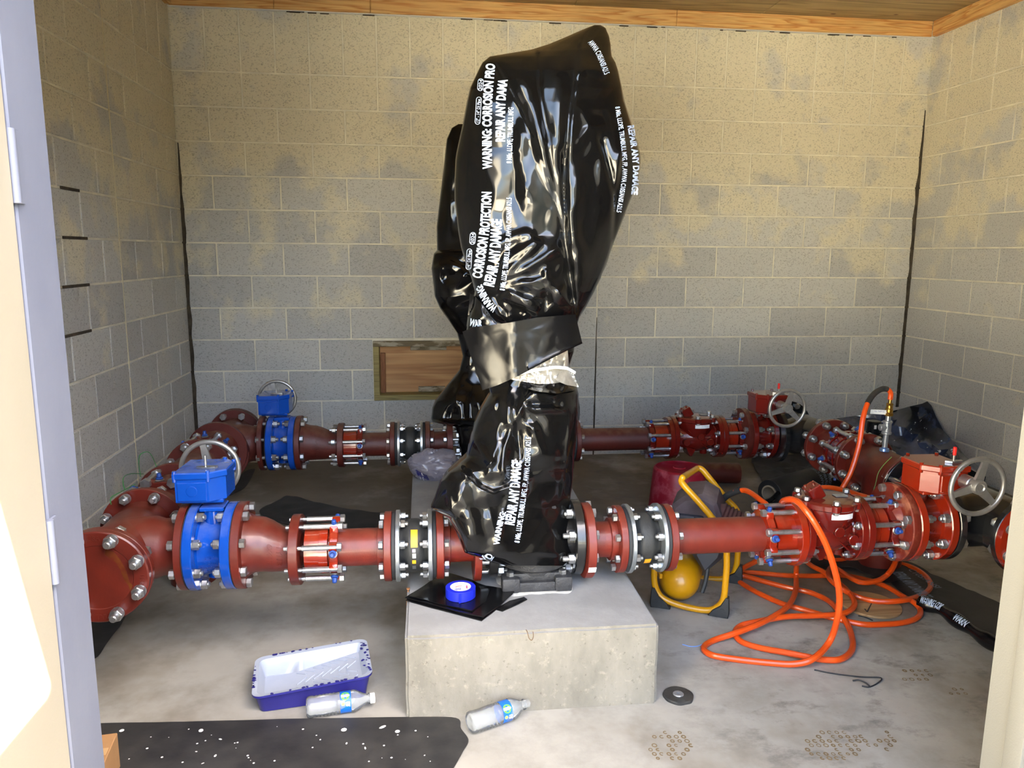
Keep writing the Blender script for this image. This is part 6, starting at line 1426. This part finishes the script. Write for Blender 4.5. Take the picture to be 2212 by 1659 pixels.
# cable ties, string, wires
def wire(name, pts, r, mt, label, cat='wire'):
    m = MB(); m.tube(catmull(pts, 7), r, 6); return tag(m.obj(name, mt), label, cat)
wire('cable_tie', [W(1759, 1447, .004), W(1800, 1455, .003), W(1860, 1462, .004), W(1902, 1464, .006), W(1898, 1474, .004), W(1878, 1484, .003), W(1862, 1482, .004)], .0022, M_GASK, 'black cable tie lying bent on the open floor, right of the disc', 'cable tie')
wire('cable_tie', [W(1842, 1470, .005), W(1855, 1469, .008), W(1870, 1475, .006), W(1880, 1484, .004)], .0024, M_GASK, 'short curled black cable tie touching the bent one', 'cable tie')
wire('cable_tie', [W(1854, 1330, .004), W(1868, 1333, .004), W(1885, 1340, .004)], .0022, M_GASK, 'short black cable tie beside the plywood disc', 'cable tie')
wire('blue_string', [W(1474, 1392, .002), W(1490, 1396, .002), W(1505, 1396, .003), W(1517, 1392, .004)], .0012, mat('blue_string', (110, 150, 220), .8), 'blue plastic string left of the front hose loop', 'string')
M_GRN = mat('green_wire', (48, 120, 58), .4)
wire('green_wire', [A(304, 1030, -2.1), A(300, 1000, -2.0), A(303, 982, -1.95), A(318, 976, -1.95), A(328, 985, -2.0), A(338, 1008, -2.12)], .0016, M_GRN, 'green wire arching up beside the left wall')
wire('green_wire', [A(310, 1024, -2.15), A(285, 1023, -2.25), A(268, 1030, -2.35), A(266, 1045, -2.4), A(270, 1058, -2.42)], .0016, M_GRN, 'green wire looping low behind the near left tee')
wire('green_wire', [A(292, 1046, -2.3), A(262, 1062, -2.42), A(240, 1075, -2.5), A(240, 1090, -2.5)], .0016, M_GRN, 'green wire bent over the near left flange by the wall')
wire('green_wire', [A(1926, 987, -2.215), A(1910, 1003, -2.22), A(1897, 1022, -2.225), A(1890, 1050, -2.23), A(1878, 1082, -2.24)], .0014, mat('green_wire2', (98, 140, 62), .5), 'thin green wire hanging over the middle right tee flange')
# muddy boot prints
M_MUD = mat('dried_mud', (118, 100, 72), .9, col2=(96, 80, 56), nscale=40)
for (cx, cy, rx, ry, lab, sd_) in ((1800, 1610, 62, 34, 'muddy boot print on the floor at the bottom right', 1), (1978, 1458, 46, 17, 'small muddy boot print right of the bent cable tie', 2), (1445, 1610, 50, 34, 'muddy boot print on the floor below the rubber disc', 3), (1900, 1600, 50, 22, 'faint muddy boot print at the far bottom right', 4), (2070, 1498, 24, 10, 'tiny faint mud print near the right jamb', 5)):
    random.seed(sd_); m = MB(); step = 15
    for j in range(-3, 4):
        for i in range(-5, 6):
            x = cx+i*step*1.05+(j % 2)*step/2; y = cy+j*step*.62
            if ((x-cx)/rx)**2+((y-cy)/ry)**2 > 1 or random.random() < (.12 if sd_ in (1, 2) else .35): continue
            c = atZ(x, y, .0006); R1 = .0062*random.uniform(.8, 1.15); r0 = R1*random.uniform(.35, .7); n = 8; ph = random.uniform(0, 1)
            vs = []
            for rr, zz in ((R1, 0), (R1*.95, .0007), (r0, .0007), (r0*.95, 0)): vs += [Vector((c.x+rr*math.cos(ph+2*PI*k/n)*(1.15), c.y+rr*math.sin(ph+2*PI*k/n)*1.3, zz+.0003)) for k in range(n)]
            nn = n if random.random() > .35 else 6
            m.add(vs, [(q*n+k, q*n+(k+1) % n, (q+1)*n+(k+1) % n, (q+1)*n+k) for q in range(3) for k in range(nn if nn < n else n)])
    tag(m.obj('boot_print', M_MUD, None, None), lab, 'footprint', kind='stuff')
